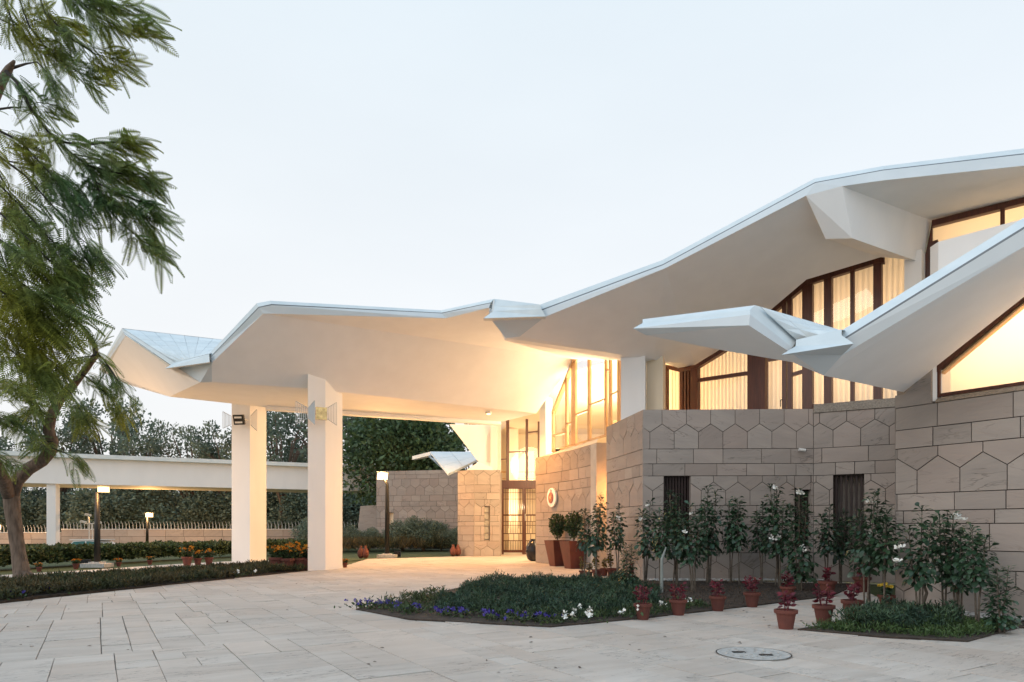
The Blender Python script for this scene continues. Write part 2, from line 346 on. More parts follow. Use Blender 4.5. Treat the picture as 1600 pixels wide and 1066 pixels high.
pav_dir = Vector((-.52, .854, 0)).normalized(); pav_x = Vector((pav_dir.y, -pav_dir.x, 0))
def to_w(a, b): return pav_x*a+pav_dir*b
PAVED = [G(-160, 966), G(0, 943), G(240, 917), G(482, 892), G(545, 882), G(575, 873.5), G(716, 869.5), G(745, 868), G(783, 865), Vector((1.3, 37.5, 0)), Vector((1.2, 27.2, 0)), Vector((2.7, 22.6, 0)), Vector((3.6, 18.2, 0)), Vector((8.5, 17.5, 0)), Vector((6.75, 11.7, 0)), Vector((9, 8.6, 0)), Vector((9, -3, 0)), Vector((-9, -3, 0))]
sheet('forecourt', [(-34, -45), (34, -45), (34, 8), (9, 8), (9, -2.9), (-9, -2.9), (-14, 8), (-34, 8)], -.035, concrete)
sheet('paving_base', PAVED, -.03, joint)
def inside(p, poly):
    c = False; j = len(poly)-1
    for i in range(len(poly)):
        a, b = poly[i], poly[j]
        if (a[1] > p[1]) != (b[1] > p[1]) and p[0] < (b[0]-a[0])*(p[1]-a[1])/(b[1]-a[1])+a[0]: c = not c
        j = i
    return c
def clip(poly, n, k):                          # keep the side where n.p <= k (2D points)
    out = []
    for i in range(len(poly)):
        a, b = poly[i], poly[(i+1) % len(poly)]; da = n[0]*a[0]+n[1]*a[1]-k; db = n[0]*b[0]+n[1]*b[1]-k
        if da <= 0: out.append(a)
        if da*db < 0:
            t = da/(da-db); out.append((a[0]+(b[0]-a[0])*t, a[1]+(b[1]-a[1])*t))
    return out
def slab_geo(poly, z, gap, bev, th):           # poly 2D world points CCW; returns verts, faces
    c = Vector((sum(p[0] for p in poly)/len(poly), sum(p[1] for p in poly)/len(poly), 0)); n = len(poly)
    def ins(d):
        res = []
        for i in range(n):
            p0, p1, p2 = Vector(poly[i-1]).to_2d(), Vector(poly[i]).to_2d(), Vector(poly[(i+1) % n]).to_2d()
            e1 = (p1-p0).normalized(); e2 = (p2-p1).normalized(); n1 = Vector((-e1.y, e1.x)); n2 = Vector((-e2.y, e2.x))
            b = (n1+n2); L = max(.35, 1+n1.dot(n2)); res.append(p1+b*(d/L))
        return res
    lo, hi = ins(gap), ins(gap+bev); tx, ty = random.gauss(0, .0022), random.gauss(0, .0022)
    v = [(p.x, p.y, z-th) for p in lo]+[(p.x, p.y, z-bev*.7+(p.x-c.x)*tx+(p.y-c.y)*ty) for p in lo]+[(p.x, p.y, z+(p.x-c.x)*tx+(p.y-c.y)*ty) for p in hi]
    f = [[2*n+i for i in range(n)]]
    for i in range(n):
        j = (i+1) % n; f.append([i, j, n+j, n+i]); f.append([n+i, n+j, 2*n+j, 2*n+i])
    return v, f
def seen_any(p): return -12 < p.x < 12 and -4 < p.y < 38
paving = empty('paving', kind='structure')
slabs = []
rs = random.Random(3); cells_all = []; b0 = -8.0
while b0 < 40:                                 # bands across the drive, each laid in strips of its own widths
    b1 = b0+rs.choice([1.8, 2.4, 3.0, 3.6]); a = -22.0-rs.random()
    while a < 24:
        w = rs.choice([.3, .38, .45, .55, .6, .75]); b = b0
        while b < b1-.02:
            Ls = rs.choice([.4, .5, .6, .75, .9, 1.05, 1.2])
            if b1-(b+Ls) < .3: Ls = b1-b
            cells_all.append((a, b, w, Ls)); b += Ls
        a += w
    b0 = b1
for a, b, w, Ls in cells_all:
    if True:
        if not seen_any(to_w(a+w/2, b+Ls/2)): continue
        cells = [[(a, b), (a+w, b), (a+w, b+Ls), (a, b+Ls)]]
        if w > .7 and rs.random() < .35:
            t = rs.uniform(.35, .65)*w; cells = [[(a, b), (a+t, b), (a+t, b+Ls), (a, b+Ls)], [(a+t, b), (a+w, b), (a+w, b+Ls), (a+t, b+Ls)]]
        for cpoly in cells:
            pts = [to_w(*c).to_2d() for c in cpoly]; cx = sum(p.x for p in pts)/4; cy = sum(p.y for p in pts)/4
            ok = [inside(p, PAVED) for p in pts]
            if not any(ok): continue
            if all(inside(p, B) for p in pts for B in (BED_R,)) or all(inside(p, BED_C) for p in pts): continue
            if not all(ok):                     # trim the slab to the edge of the paving
                best = pts
                for i in range(len(PAVED)):
                    A, B = PAVED[i], PAVED[(i+1) % len(PAVED)]
                    d = (B-A).to_2d()
                    # only edges that cross the slab
                    nrm = Vector((-d.y, d.x)).normalized(); k = nrm.dot(A.to_2d()); tpar = [(p-A.to_2d()).dot(d)/d.length_squared for p in pts]
                    sd = [nrm.dot(p)-k for p in pts]
                    if min(sd) < 0 < max(sd) and max(tpar) > 0 and min(tpar) < 1:
                        mid = (A+B).to_2d()/2; s = 1 if inside(mid-nrm*.02, PAVED) else -1
                        nb = clip([tuple(p) for p in best], (nrm.x*s, nrm.y*s), k*s)
                        if len(nb) >= 3: best = [Vector(p) for p in nb]
                pts = best
                if not inside((sum(p.x for p in pts)/len(pts), sum(p.y for p in pts)/len(pts)), PAVED): continue
            ar = sum(p.x*q_.y-q_.x*p.y for p, q_ in zip(pts, pts[1:]+pts[:1]))
            if abs(ar) < .04: continue
            if ar < 0: pts = pts[::-1]
            slabs.append((cx, cy, pts))
def seen(cx, cy):
    if cy < 3: return False
    x = 800+cx*FPX/cy; y = HOR+EYE*FPX/cy; return -40 < x < 1640 and y < 1085
near = sorted([s for s in slabs if seen(s[0], s[1])], key=lambda s: s[1]); near_ids = {id(s) for s in near[:285]}
far_v, far_f = [], []
for s in slabs:
    cov = inside((s[0], s[1]), BED_R) or inside((s[0], s[1]), BED_C)
    v, f = slab_geo([tuple(p) for p in s[2]], random.gauss(0, .0024), .002+random.random()**2*.006, .005, .035)
    if id(s) in near_ids and not cov: mesh_obj('paving_slab', v, f, pavestone, paving)
    else:
        o = len(far_v); far_v += v; far_f += [[i+o for i in q] for q in f]
mesh_obj('distant_slabs', far_v, far_f, pavestone, paving, kind='stuff')

# ================================================================== BUILDING
bld = empty('building', (3.5, 22, 0), label='stone-walled building with folded white roofs, portico and lit windows', cat='building')
bld_inv = Matrix.Translation((-3.5, -22, 0))
def part(o, parent=bld):                       # parent while keeping world-space coordinates of the mesh
    o.parent = parent; o.matrix_parent_inverse = parent.matrix_world.inverted() if parent is not bld else bld_inv
    return o
class Path:
    """plan line of a wall: maps distance along it, height and outward offset to a place"""
    def __init__(s, pts, flip=False):
        s.p = [Vector((x, y)) for x, y in pts]; s.L = [0]
        for a, b in zip(s.p, s.p[1:]): s.L.append(s.L[-1]+(b-a).length)
        s.flip = flip
    @property
    def len(s): return s.L[-1]
    def at(s, t, z, off=0):
        i = 0
        while i < len(s.p)-2 and t > s.L[i+1]: i += 1
        a, b = s.p[i], s.p[i+1]; u = (b-a).normalized(); q = a+u*(t-s.L[i]); n = Vector((u.y, -u.x))
        return Vector((q.x+n.x*off, q.y+n.y*off, z))
COURSES = [(0, .73, 'h', .41, .68), (.73, 1.03, 'r', .62), (1.03, 1.46, 'r', .75), (1.46, 1.68, 'r', .8), (1.68, 1.97, 'r', .7), (1.97, 2.75, 'h', .5, .79), (2.75, 3.07, 'r', .62), (3.07, 3.46, 'r', .8), (3.46, 4.52, 'h', .42, .62), (4.52, 4.8, 'r', .7), (4.8, 5.2, 'r', .8)]
def stone_wall(name, path, top, holes=(), seed=1, hexw=.635, joined=False, gap=.0065, thick=.4, courses=COURSES, plain_top=None, edge_stone=0):
    rnd = random.Random(seed); Lw = path.len; polys = []
    for c in courses:
        z0, z1 = c[0], min(c[1], top)
        if z0 >= top-.06: continue
        if plain_top is not None and z0 >= plain_top: c = (z0, z1, 'r', .8)
        if c[2] == 'r':
            t = -rnd.uniform(0, c[3])
            while t < Lw:
                w = c[3]*rnd.uniform(.7, 1.35); polys.append([(t, z0), (t+w, z0), (t+w, z1), (t, z1)]); t += w
        else:
            zv = z0+(c[1]-z0)*c[3]; za = z0+(c[1]-z0)*c[4]; t = -rnd.uniform(.2, .8)*hexw-hexw
            while t < Lw+hexw:
                polys.append([(t, z0), (t+hexw, z0), (t+hexw, zv), (t+hexw/2, za), (t, zv)])
                if za < z1-.01: polys.append([(t+hexw/2, za), (t+hexw, zv), (t+hexw*1.5, za), (t+hexw*1.5, z1), (t+hexw/2, z1)])
                t += hexw
    if edge_stone: pass
    def cut(ps):
        out = []
        for p in ps:
            p = clip(clip(p, (-1, 0), 0), (1, 0), Lw); p = clip(p, (0, 1), top) if p else p
            if len(p) < 3: continue
            rest = [p]
            for (h0, h1, hz0, hz1) in holes:
                nr = []
                for q in rest:
                    if max(a[0] for a in q) <= h0 or min(a[0] for a in q) >= h1 or max(a[1] for a in q) <= hz0 or min(a[1] for a in q) >= hz1: nr.append(q); continue
                    l_ = clip(q, (1, 0), h0); r_ = clip(q, (-1, 0), -h1); m_ = clip(clip(q, (-1, 0), -h0), (1, 0), h1)
                    b_ = clip(m_, (0, 1), hz0) if len(m_) > 2 else []; t_ = clip(m_, (0, -1), -hz1) if len(m_) > 2 else []
                    nr += [x for x in (l_, r_, b_, t_) if len(x) > 2]
                rest = nr
            out += rest
        return out
    wall = MB()
    # backing and body
    nseg = max(1, len(path.p)-1); xs = sorted(set([0, Lw]+path.L+[h for hh in holes for h in hh[:2]]))
    zs = sorted(set([0, top]+[h for hh in holes for h in hh[2:]]))
    for a_, b_ in zip(xs, xs[1:]):
        for c_, d_ in zip(zs, zs[1:]):
            mx, mz = (a_+b_)/2, (c_+d_)/2
            if any(h[0] < mx < h[1] and h[2] < mz < h[3] for h in holes): continue
            wall.face([path.at(a_+1e-4, c_, -.03), path.at(b_-1e-4, c_, -.03), path.at(b_-1e-4, d_, -.03), path.at(a_+1e-4, d_, -.03)])
        wall.face([path.at(a_+1e-4, top-.004, -.0), path.at(b_-1e-4, top-.004, -.0), path.at(b_-1e-4, top-.004, -thick), path.at(a_+1e-4, top-.004, -thick)], 1)
        wall.face([path.at(b_-1e-4, 0, -thick), path.at(a_+1e-4, 0, -thick), path.at(a_+1e-4, top, -thick), path.at(b_-1e-4, top, -thick)], 1)
    for t in (1e-4, Lw-1e-4): wall.face([path.at(t, 0, 0), path.at(t, top, 0), path.at(t, top, -thick), path.at(t, 0, -thick)], 1)
    for h in holes:                             # reveals
        h0, h1, z0, z1 = h
        for q in ([(h0, z0), (h1, z0)], [(h1, z0), (h1, z1)], [(h1, z1), (h0, z1)], [(h0, z1), (h0, z0)]):
            wall.face([path.at(*q[0], 0), path.at(*q[1], 0), path.at(*q[1], -thick), path.at(*q[0], -thick)], 1)
    wo = part(wall.build(name, [mortar, wallstone]))
    jv, jf = [], []
    for poly in cut(polys):
        ar = sum(p[0]*q[1]-q[0]*p[1] for p, q in zip(poly, poly[1:]+poly[:1]))
        if abs(ar) < .006: continue
        if ar < 0: poly = poly[::-1]
        poly = [p for i, p in enumerate(poly) if (Vector(p)-Vector(poly[i-1])).length > .012]
        if len(poly) < 3: continue
        v2, f = slab_geo(poly, random.gauss(0, .003), gap, .004, .03)
        v = [path.at(x, y, z) for x, y, z in v2]
        if joined: o = len(jv); jv += v; jf += [[i+o for i in q] for q in f]
        else: part(mesh_obj('stone', v, f, wallstone), wo)
    if joined: part(mesh_obj('small_stones', jv, jf, wallstone, kind='stuff'), wo)
    return wo
def gx(x, Y): return (x-800)*Y/FPX
# wall facing the planting bed (frontal run, then a bend to the right)
D0, D1, D2 = (gx(1004.5, 18), 18.0), (gx(1271, 17.85), 17.85), (gx(1401, 16.9), 16.9)
pD = Path([D0, D1]); pD2 = Path([D1, D2])
def sD(x, pth, Y): return (Vector((gx(x, Y), Y))-pth.p[0]).length
hD1 = (sD(1037, pD, 18), sD(1079, pD, 17.95), .95, 2.75); hS = (sD(1241, pD, 17.9), sD(1266, pD, 17.9), .9, 2.38)
stone_wall('garden_wall', pD, 4.5, [hD1, hS], 11)
hD2 = (sD(1302, pD2, 17.6), sD(1350, pD2, 17.3), .76, 2.75)
stone_wall('bay_wall', pD2, 4.38, [hD2], 12)
E0 = (gx(947.6, 21.1), 21.1); pE = Path([E0, D0]); stone_wall('corner_wall', pE, 4.5, [], 13)
F0, Fm, F1_ = (gx(836.9, 27.1), 27.1), (gx(890, 24.55), 24.55), (gx(932, 22.25), 22.25)
pF = Path([F0, (gx(864, 25.8), 25.8), Fm, (gx(912, 23.35), 23.35), F1_]); stone_wall('entrance_wall', pF, 4.16, [], 14)
C0, C1 = (gx(1398.5, 11.85), 11.85), (gx(1700, 9.62), 9.62); pC = Path([C0, C1]); stone_wall('near_wall', pC, 3.46, [], 15, hexw=.66)
stone_wall('return_wall', Path([(9.62, 16.98), (6.73, 11.94)]), 4.38, [], 19, joined=True)
G0, G1, G2 = (gx(715, 33.6), 33.6), (gx(741, 33.0), 33.0), (gx(782, 33.25), 33.25)
pG1 = Path([G0, G1]); pG2 = Path([G1, G2]); stone_wall('door_wall_side', pG1, 4.18, [], 16)
hG = (sD(757, pG2, 33.1), sD(765.5, pG2, 33.15), .78, 2.42); stone_wall('door_wall', pG2, 4.18, [hG], 17)
H0, H1 = (gx(588, 44.5), 44.5), (gx(716, 43.2), 43.2); pH = Path([H0, H1])
hH = (sD(607, pH, 44.3), sD(614.5, pH, 44.2), 1.0, 2.35); stone_wall('rear_wall', pH, 5.05, [hH], 18, joined=True)
# return of the door wall towards the door, jamb of the entrance wall
mb = MB(); mb.prism([(G2[0], G2[1], 0), (G2[0]+.05, G2[1]+2.4, 0), (G2[0]-.4, G2[1]+2.4, 0), (G2[0]-.4, G2[1]+.1, 0)], (0, 0, 4.15)); part(mb.build('door_return', wallstone))
mb = MB(); q0, q1 = pF.at(pF.len-.001, 0, -.02), Vector((E0[0]+.0, E0[1], 0))
mb.prism([q0+Vector((.0, .0, 0)), q1+Vector((-.02, .02, 0)), q1+Vector((.55, 1.6, 0)), q0+Vector((.5, 1.5, 0))], (0, 0, .02)); part(mb.build('recess_floor', concrete))
mb = MB(); a_ = Vector((F1_[0], F1_[1], 0)); b_ = Vector((F1_[0]+1.0, F1_[1]+.55, 0)); mb.prism([a_+Vector((.004, 0, 0)), b_, b_+Vector((-.15, .35, 0)), a_+Vector((-.15, .35, 0))], (0, 0, 4.14)); part(mb.build('recess_reveal', cap_))
# near wall: raised shoulder left of the big window
mb = MB(); nC = Vector((pC.at(1, 0, 1)-pC.at(1, 0, 0))); tC = lambda x, Y: sD(x, pC, Y)
sh = [pC.at(0.0, 3.465, .0), pC.at(tC(1456, 11.38), 3.465, 0), pC.at(tC(1456, 11.38), 4.06, 0), pC.at(tC(1450, 11.4), 4.03, 0), pC.at(tC(1413, 11.72), 3.68, 0), pC.at(0, 3.68, 0)]
mb.prism(sh, -nC*.4); part(mb.build('shoulder_stone', wallstone))
mb = MB(); mb.prism([pC.at(tC(1456, 11.38)+.004, 3.50, -.05), pC.at(tC(1466, 11.3), 3.50, -.16), pC.at(tC(1466, 11.3), 4.12, -.16), pC.at(tC(1456, 11.38)+.004, 4.08, -.05)], -nC*.3); part(mb.build('window_reveal', plaster))
mb = MB(); mb.prism([pC.at(tC(1462, 11.33), 3.464, .012), pC.at(pC.len, 3.464, .012), pC.at(pC.len, 3.555, -.10), pC.at(tC(1462, 11.33), 3.555, -.10)], -nC*.25); part(mb.build('window_sill', gravelm))
mb = MB(); nD2 = pD2.at(1, 0, 1)-pD2.at(1, 0, 0)
mb.prism([pD2.at(.003, 4.384, .03), pD2.at(pD2.len, 4.384, .03), pD2.at(pD2.len, 4.62, -.06), pD2.at(.003, 4.62, -.06)], -nD2*.3); part(mb.build('bay_sill', gravelm))
# low buttress beyond the rear wall
mb = MB(); mb.prism([P(556, 858, 46.5), P(592, 858, 46.2), P(592, 789, 46.2), P(563, 791, 46.5)], (0, .5, 0)); part(mb.build('buttress', wallstone))

# ---- columns and piers
def column(name, pts, z0, z1, m=plaster, chamf=0):
    mb = MB(); mb.prism([(x, y, z0) for x, y in pts], (0, 0, z1-z0)); return part(mb.build(name, m))
colA = column('column', [(gx(481, 21.9), 21.9), (gx(508.4, 22.3), 22.3), (gx(535, 23.25), 23.25), (-6.15, 23.95), (-6.72, 23.2)], 0, 6.35)
colB = column('column', [(gx(362, 25.5), 25.5), (gx(390.5, 25.35), 25.35), (gx(416, 26.3), 26.3), (-9.75, 27.1), (-10.4, 26.6)], 0, 6.35)
column('pier', [(gx(970, 20.6), 20.6), (gx(1008, 20.4), 20.4), (gx(1010, 21.0), 21.0), (gx(978, 21.4), 21.4)], 0, 6.9)
column('pier', [(gx(1010, 20.9), 20.9), (gx(1036, 20.5), 20.5), (gx(1040, 20.9), 20.9), (gx(1014, 21.3), 21.3)], 0, 6.75, interior_m)
column('pier', [(gx(843, 27.9), 27.9), (gx(852.5, 26.95), 26.95), (gx(863, 27.6), 27.6), (gx(860, 28.3), 28.3)], 4.15, 6.6)
column('pier', [(gx(766.5, 34.3), 34.3), (gx(777, 34.0), 34.0), (gx(783, 35.3), 35.3), (gx(768, 35.3), 35.3)], 4.17, 7.2)
column('pier', [(gx(1413, 16.95), 16.95), (gx(1440, 16.7), 16.7), (gx(1452, 17.2), 17.2), (gx(1416, 17.3), 17.3)], 4.3, 8.2)

# ---- roofs
def grooved(mb, A, B, C, ma, mb_):              # cover strip, fine open joint, fascia
    J = [b.lerp(c, .10) for b, c in zip(B, C)]; K = [b.lerp(a, .05) for b, a in zip(B, A)]
    strip(mb, A, K, ma); strip(mb, K, J, 3); strip(mb, J, C, mb_)
def strip(mb, A, B, m):
    for i in range(len(A)-1): mb.face([A[i], A[i+1], B[i+1], B[i]], m)
def roof(name, build):
    mb = MB(); build(mb); o = part(mb.build(name, [plaster, roofmetal, fascia, groove])); return o
def bk_(L, d): return [p+(p-Vector((0, 0, EYE)))*(d/p.y) for p in L]
# portico roof
L1a, L1b, L2a = P(313, 597.5, 21.0), P(331, 597, 21.05), P(265, 620, 23.4)
L1e = P(838, 646, 26.9); PKs = P(411, 490, 19.6)
pF1 = plane3(L1b, L1e, PKs); L1m = onp(480, 607, pF1); C1e = onp(897, 562, pF1)
L2m, L2e = P(415, 636.5, 25.4), P(778, 660.5, 29.6)
T1s = P(196.5, 524, 22.3); pWL = plane3(L1a, L2a, T1s)
V1s, LBs, L2x = onp(268, 577, pWL), onp(164, 583, pWL), onp(196, 600, pWL)
M1s, S1s = P(697, 497.5, 20.4), P(764, 481, 19.4)
HB0, HB1 = P(790, 528.5, 19.5), P(1012, 561, 20.5)
def soffit1(mb):
    mb.face([L1b, L1m, L1e, C1e, PKs, onp(331, 567, pF1)])
    mb.face([PKs, C1e, M1s]); mb.face([M1s, C1e, S1s]); H0b, H1b = HB0+Vector((-.02, .25, .0)), HB1+Vector((-.1, .5, .0))
    mb.face([S1s, C1e, H0b]); mb.face([H0b, C1e, H1b])
    mb.face([T1s, V1s, L1a]); mb.face([T1s, L1a, L2a]); mb.face([T1s, L2a, L2x]); mb.face([T1s, L2x, LBs])
    mb.face([L1a, L1b, L1m, L2a]); mb.face([L1m, L2m, L2a]); mb.face([L1m, L1e, L2e, L2m])
    mb.face([L1a, V1s, onp(331, 567, pF1), L1b], 2)
    # back face of the hull
    bk = [p+Vector((-.3, .75, 1.35)) for p in (L2a, L2m, L2e)]
    mb.face([L2a, L2m, bk[1], bk[0]]); mb.face([L2m, L2e, bk[2], bk[1]])
    T1b_ = P(190, 513, 22.5)
    mb.face([LBs, L2x, L2a, bk[0]])
    # eaves: cover strip and fascia
    A = [P(154, 577, LBs.y+.05), P(190.5, 513, 22.5)]; A2 = [P(158, 580, LBs.y), P(192.5, 519, 22.45)]; A3 = [LBs, T1s]
    strip(mb, A, A2, 1); strip(mb, A2, A3, 2)
    A = [P(190.5, 513, 22.5), P(274, 567, V1s.y-.35)]; A2 = [P(192.5, 519, 22.45), P(268, 571.5, V1s.y-.3)]; A3 = [T1s, V1s]
    grooved(mb, A, A2, A3, 1, 1)
    g = onp(331, 567, pF1)
    mb.face([P(257.5, 576, V1s.y-.55), P(327.5, 566, g.y-.28), P(327, 553.5, g.y-.1), P(272, 567, V1s.y-.25)], 1)
    mb.face([P(257.5, 576, V1s.y-.55), P(327.5, 566, g.y-.28), g, V1s], 2)
    A = [P(327, 553, g.y-.1), P(401, 474, 19.35), P(422, 470, 19.35), P(689, 485, 20.25), P(772, 467, 19.2)]
    A2 = [P(328.5, 558, g.y-.1), P(404, 480, 19.4), P(424, 475.5, 19.4), P(690, 489, 20.3), P(767, 473, 19.25)]
    A3 = [g, PKs, PKs.lerp(M1s, .06), M1s, S1s]
    A, A2 = bk_(A, .30), bk_(A2, .16)
    grooved(mb, A, A2, A3, 1, 2)
    # roof surfaces
    rg = P(190.5, 513, 22.5)+Vector((2.9, 1.45, .0))*1.6
    cP = A[1]+Vector((4.5, 4.5, 0)); 
    mb.face([A[0], A[1], cP, rg], 1); mb.face([A[1], A[2], A[3], cP], 1); mb.face([A[3], A[4], A[4]+Vector((2, 6, .1)), cP], 1)
    mb.face([cP, A[4]+Vector((2, 6, .1)), (3, 34, 7.6), (-6, 34, 7.4), rg], 1)
    mb.face([P(154, 577, LBs.y+.05), rg, bk[0]], 1); mb.face([P(190.5, 513, 22.5), rg, P(154, 577, LBs.y+.05)], 1)
    mb.face([bk[0], rg, (-6, 34, 7.4), bk[1]], 1); mb.face([bk[1], (-6, 34, 7.4), (3, 34, 7.6), bk[2]], 1)
r1 = roof('portico_roof', soffit1)
# downstand along the far edge of the portico
mb = MB(); dn = Vector((0, 0, -.001))
mb.prism([L2m+dn, L2e+dn, L2e+dn+Vector((.15, -.34, 0)), L2m+dn+Vector((.15, -.34, 0))], (0, 0, -.13)); part(mb.build('edge_beam', plaster))
# roof sheets of the wing that tilts towards the drive: each sheet a piece
rA, rB = P(193, 514.5, 22.45), P(274, 567, V1s.y-.3); gq = onp(331, 567, pF1); rC = P(327, 553.5, gq.y-.05); rD = P(193, 514.5, 22.45)+Vector((2.9, 1.45, 0))*1.25
def bil(a, b, c, d, u, v): return a*(1-u)*(1-v)+b*u*(1-v)+c*u*v+d*(1-u)*v
def sheets(A, B, C, D, nu, nv, parent, lift=.015, mt=roofmetal):
    n = (B-A).cross(D-A).normalized(); n = n if n.z > 0 else -n
    for i in range(nu):
        for j in range(nv):
            e = .012; u0, u1, v0, v1 = (i+e)/nu, (i+1-e)/nu, (j+e)/nv, (j+1-e)/nv
            q = [bil(A, B, C, D, u0, v0), bil(A, B, C, D, u1, v0), bil(A, B, C, D, u1, v1), bil(A, B, C, D, u0, v1)]
            mb = MB(); mb.prism([p+n*.002 for p in q], n*(lift+random.random()*.004)); part(mb.build('roof_sheet', mt), parent)
sheets(rA, rB, rC, rD, 6, 9, r1)
mb = MB(); mb.face([rA, rB, rC, rD]); part(mb.build('roof_underlay', fascia), r1)

# main roof
pMS = plane3(P(812, 526, 19.4), P(1262, 307, 15.3), P(1372, 403, 17.3))
n0, n1, n2, n3 = P(1259, 306, 15.25), P(1316, 291, 15.05), P(1290, 373.5, 15.7), P(1332, 372.5, 15.45)
r2_, r3_, rt = P(1413, 405, 17.25), P(1441, 411, 16.95), P(1456, 345, 17.0)
def soffit2(mb):
    pts = [(812, 526), (852, 495), (1040, 419), (1259, 306), (1290, 373.5), (1376, 402), (1260, 437), (1207, 482), (1131, 546), (1086, 571), (1060, 575)]
    V = [onp(x, y, pMS) for x, y in pts]
    mb.face(V[:4]+V[4:]+[HB1+Vector((.2, .1, 0))])
    mb.face([V[0], HB1+Vector((.2, .1, 0)), HB1+Vector((-.1, .5, 0)), HB0+Vector((-.02, .25, 0)), HB0])
    mb.face([n0, n1, n3, n2], 0); mb.face([n1, rt, r3_, n3], 0); mb.face([n2, n3, r3_, r2_], 0); mb.face([V[4], n2, r2_, V[5]], 0); mb.face([V[3], n0, n2, V[4]], 0)
    lo = [n1, P(1380, 282, 14.85), P(1600, 259, 14.2), P(1800, 240, 13.6)]
    bkr = [rt, P(1600, 309, 15.75), P(1800, 268, 14.9)]
    mb.face([lo[0], lo[1], rt]); mb.face([lo[1], lo[2], bkr[1], rt]); mb.face([lo[2], lo[3], bkr[2], bkr[1]])
    mid = [P(846, 485.5, V[1].y-.1), P(1036, 414.5, V[2].y-.1), P(1274, 286, 15.05), P(1380, 266.5, 14.75), P(1600, 241.5, 14.1), P(1800, 221, 13.5)]
    top = [P(844, 476, V[1].y-.1), P(1035, 406.5, V[2].y-.1), P(1273, 279, 15.05), P(1380, 259.5, 14.75), P(1600, 232, 14.1), P(1800, 210, 13.5)]
    low = [V[1], V[2], n0, lo[1], lo[2], lo[3]]
    top, mid = bk_(top, .36), bk_(mid, .20)
    _k = [b.lerp(a, .2) for b, a in zip(mid, top)]; strip(mb, top, _k, 1); strip(mb, _k, mid, 3); strip(mb, mid[:3], low[:3], 2); mb.face([mid[2], n0, n1], 2); mb.face([mid[2], mid[3], lo[1], n1], 2); strip(mb, mid[3:], low[3:], 2)
    back = [p+Vector((3.5, 8, .2)) for p in top]; strip(mb, top, back, 1)
    # gutter end between the two roofs
    a, b = P(771, 486, 18.9), P(846, 483, V[1].y-.12); c, d = P(853, 494.5, V[1].y-.16), P(755, 497.5, 18.75)
    mb.face([a, b, c, d], 1); e, f = P(772, 479, 19.0), P(844, 476, V[1].y-.1); mb.face([e, f, b, a], 1); mb.face([P(771, 467, 19.2), P(773, 468, 19.1), P(772, 487, 18.95), P(768, 486, 19.15)], 1)
    mb.face([P(772, 467, 19.2), P(830, 474, 21), f, e], 1)
    mb.face([d, c, c+Vector((0, .25, 0)), d+Vector((0, .25, 0))], 2)
    s0, s1 = P(766, 498, 19.0), V[1]; k0, k1 = P(790, 528, 19.45), V[0]
    mb.face([s0, s1, k1, k0], 2); mb.face([S1s, s0, k0, HB0+Vector((-.02, .25, 0))], 0)
roof('main_roof', soffit2)
# lower roof at the near wall
pW3 = plane3(P(1010, 524, 10.85), P(1170, 508.5, 9.5), P(1132, 548, 10.5)); h3 = onp(1287, 587, pW3); w3 = P(1412, 613, 11.78)
pR3 = plane3(P(1316, 555, 9.9), P(1600, 386, 8.75), w3)
def soffit3(mb):
    tip, pk, gl = P(1010, 524, 10.85), P(1170, 508.5, 9.5), onp(1232, 549, pW3); rear, rear2 = P(1132, 548, 10.5), onp(1238, 566, pW3)
    mb.face([tip, pk, rear]); mb.face([pk, gl, rear2, rear]); mb.face([gl, h3, rear2])
    gr = onp(1316, 555, pR3); far = onp(1760, 290, pR3)
    mb.face([gr, far, onp(1760, 345, pR3), onp(1600, 464, pR3), onp(1457, 577, pR3), w3, h3])
    # eaves of the left wing
    A = [P(1004, 499, 11.05), P(1180, 477, 9.68), P(1243, 535, 10.02)]; A1 = [P(1004, 505, 10.95), P(1172, 484, 9.58), P(1240, 541, 9.93)]
    A2 = [P(989, 513.5, 10.85), P(1172, 491.5, 9.52), P(1238, 543, 9.9)]; A3 = [tip, pk, gl]
    strip(mb, A, A1, 1); strip(mb, A1, A2, 1); strip(mb, A2, A3, 2); mb.face([A[0], A1[0], A2[0], rear+Vector((-.1, .3, .25))], 1)
    # gutter plate
    a, b, c, d = P(1243, 541, 9.85), P(1315, 524, 9.6), P(1334, 537, 9.45), P(1221, 554.5, 9.6)
    mb.face([a, b, c, d], 1); mb.face([P(1244, 531, 9.9), P(1315, 514.5, 9.65), b, a], 1); mb.face([d, c, gr, gl], 2); mb.face([gl, gr, h3], 2)
    # right wing
    T = [P(1314, 517, 9.65), P(1600, 340, 8.55), P(1760, 241, 8.05)]; Tm = [P(1317, 530, 9.62), P(1600, 355, 8.52), P(1760, 256, 8.0)]; Tl = [gr, onp(1600, 386, pR3), far]
    T, Tm = bk_(T, .34), bk_(Tm, .2)
    grooved(mb, T, Tm, Tl, 1, 2)
    # roof surfaces
    vr = P(1316, 515, 9.7); bk = [P(1185, 478, 9.65)+Vector((2.2, 1.5, .0)), rear+Vector((0, .6, .45))]
    mb.face([A[1], A[2], vr, bk[0]], 1); mb.face([A[0], A[1], bk[0], bk[1]], 1); Tb = [p+Vector((1.6, 2.6, .1)) for p in T[1:]]
    mb.face([T[0], T[1], Tb[0], T[0]+Vector((1.2, 2.4, 0))], 1); mb.face([vr, T[0], T[0]+Vector((1.2, 2.4, 0)), bk[0]], 1); mb.face([T[1], T[2], Tb[1], Tb[0]], 1)
    mb.face([bk[1], rear, rear2, bk[0]], 2)
r3 = roof('lower_roof', soffit3)
sheets(P(1187, 480, 9.65), P(1244, 531.5, 9.98), P(1313, 516, 9.75), P(1187, 480, 9.65)+Vector((1.62, 1.15, .0)), 3, 4, r3, .010)
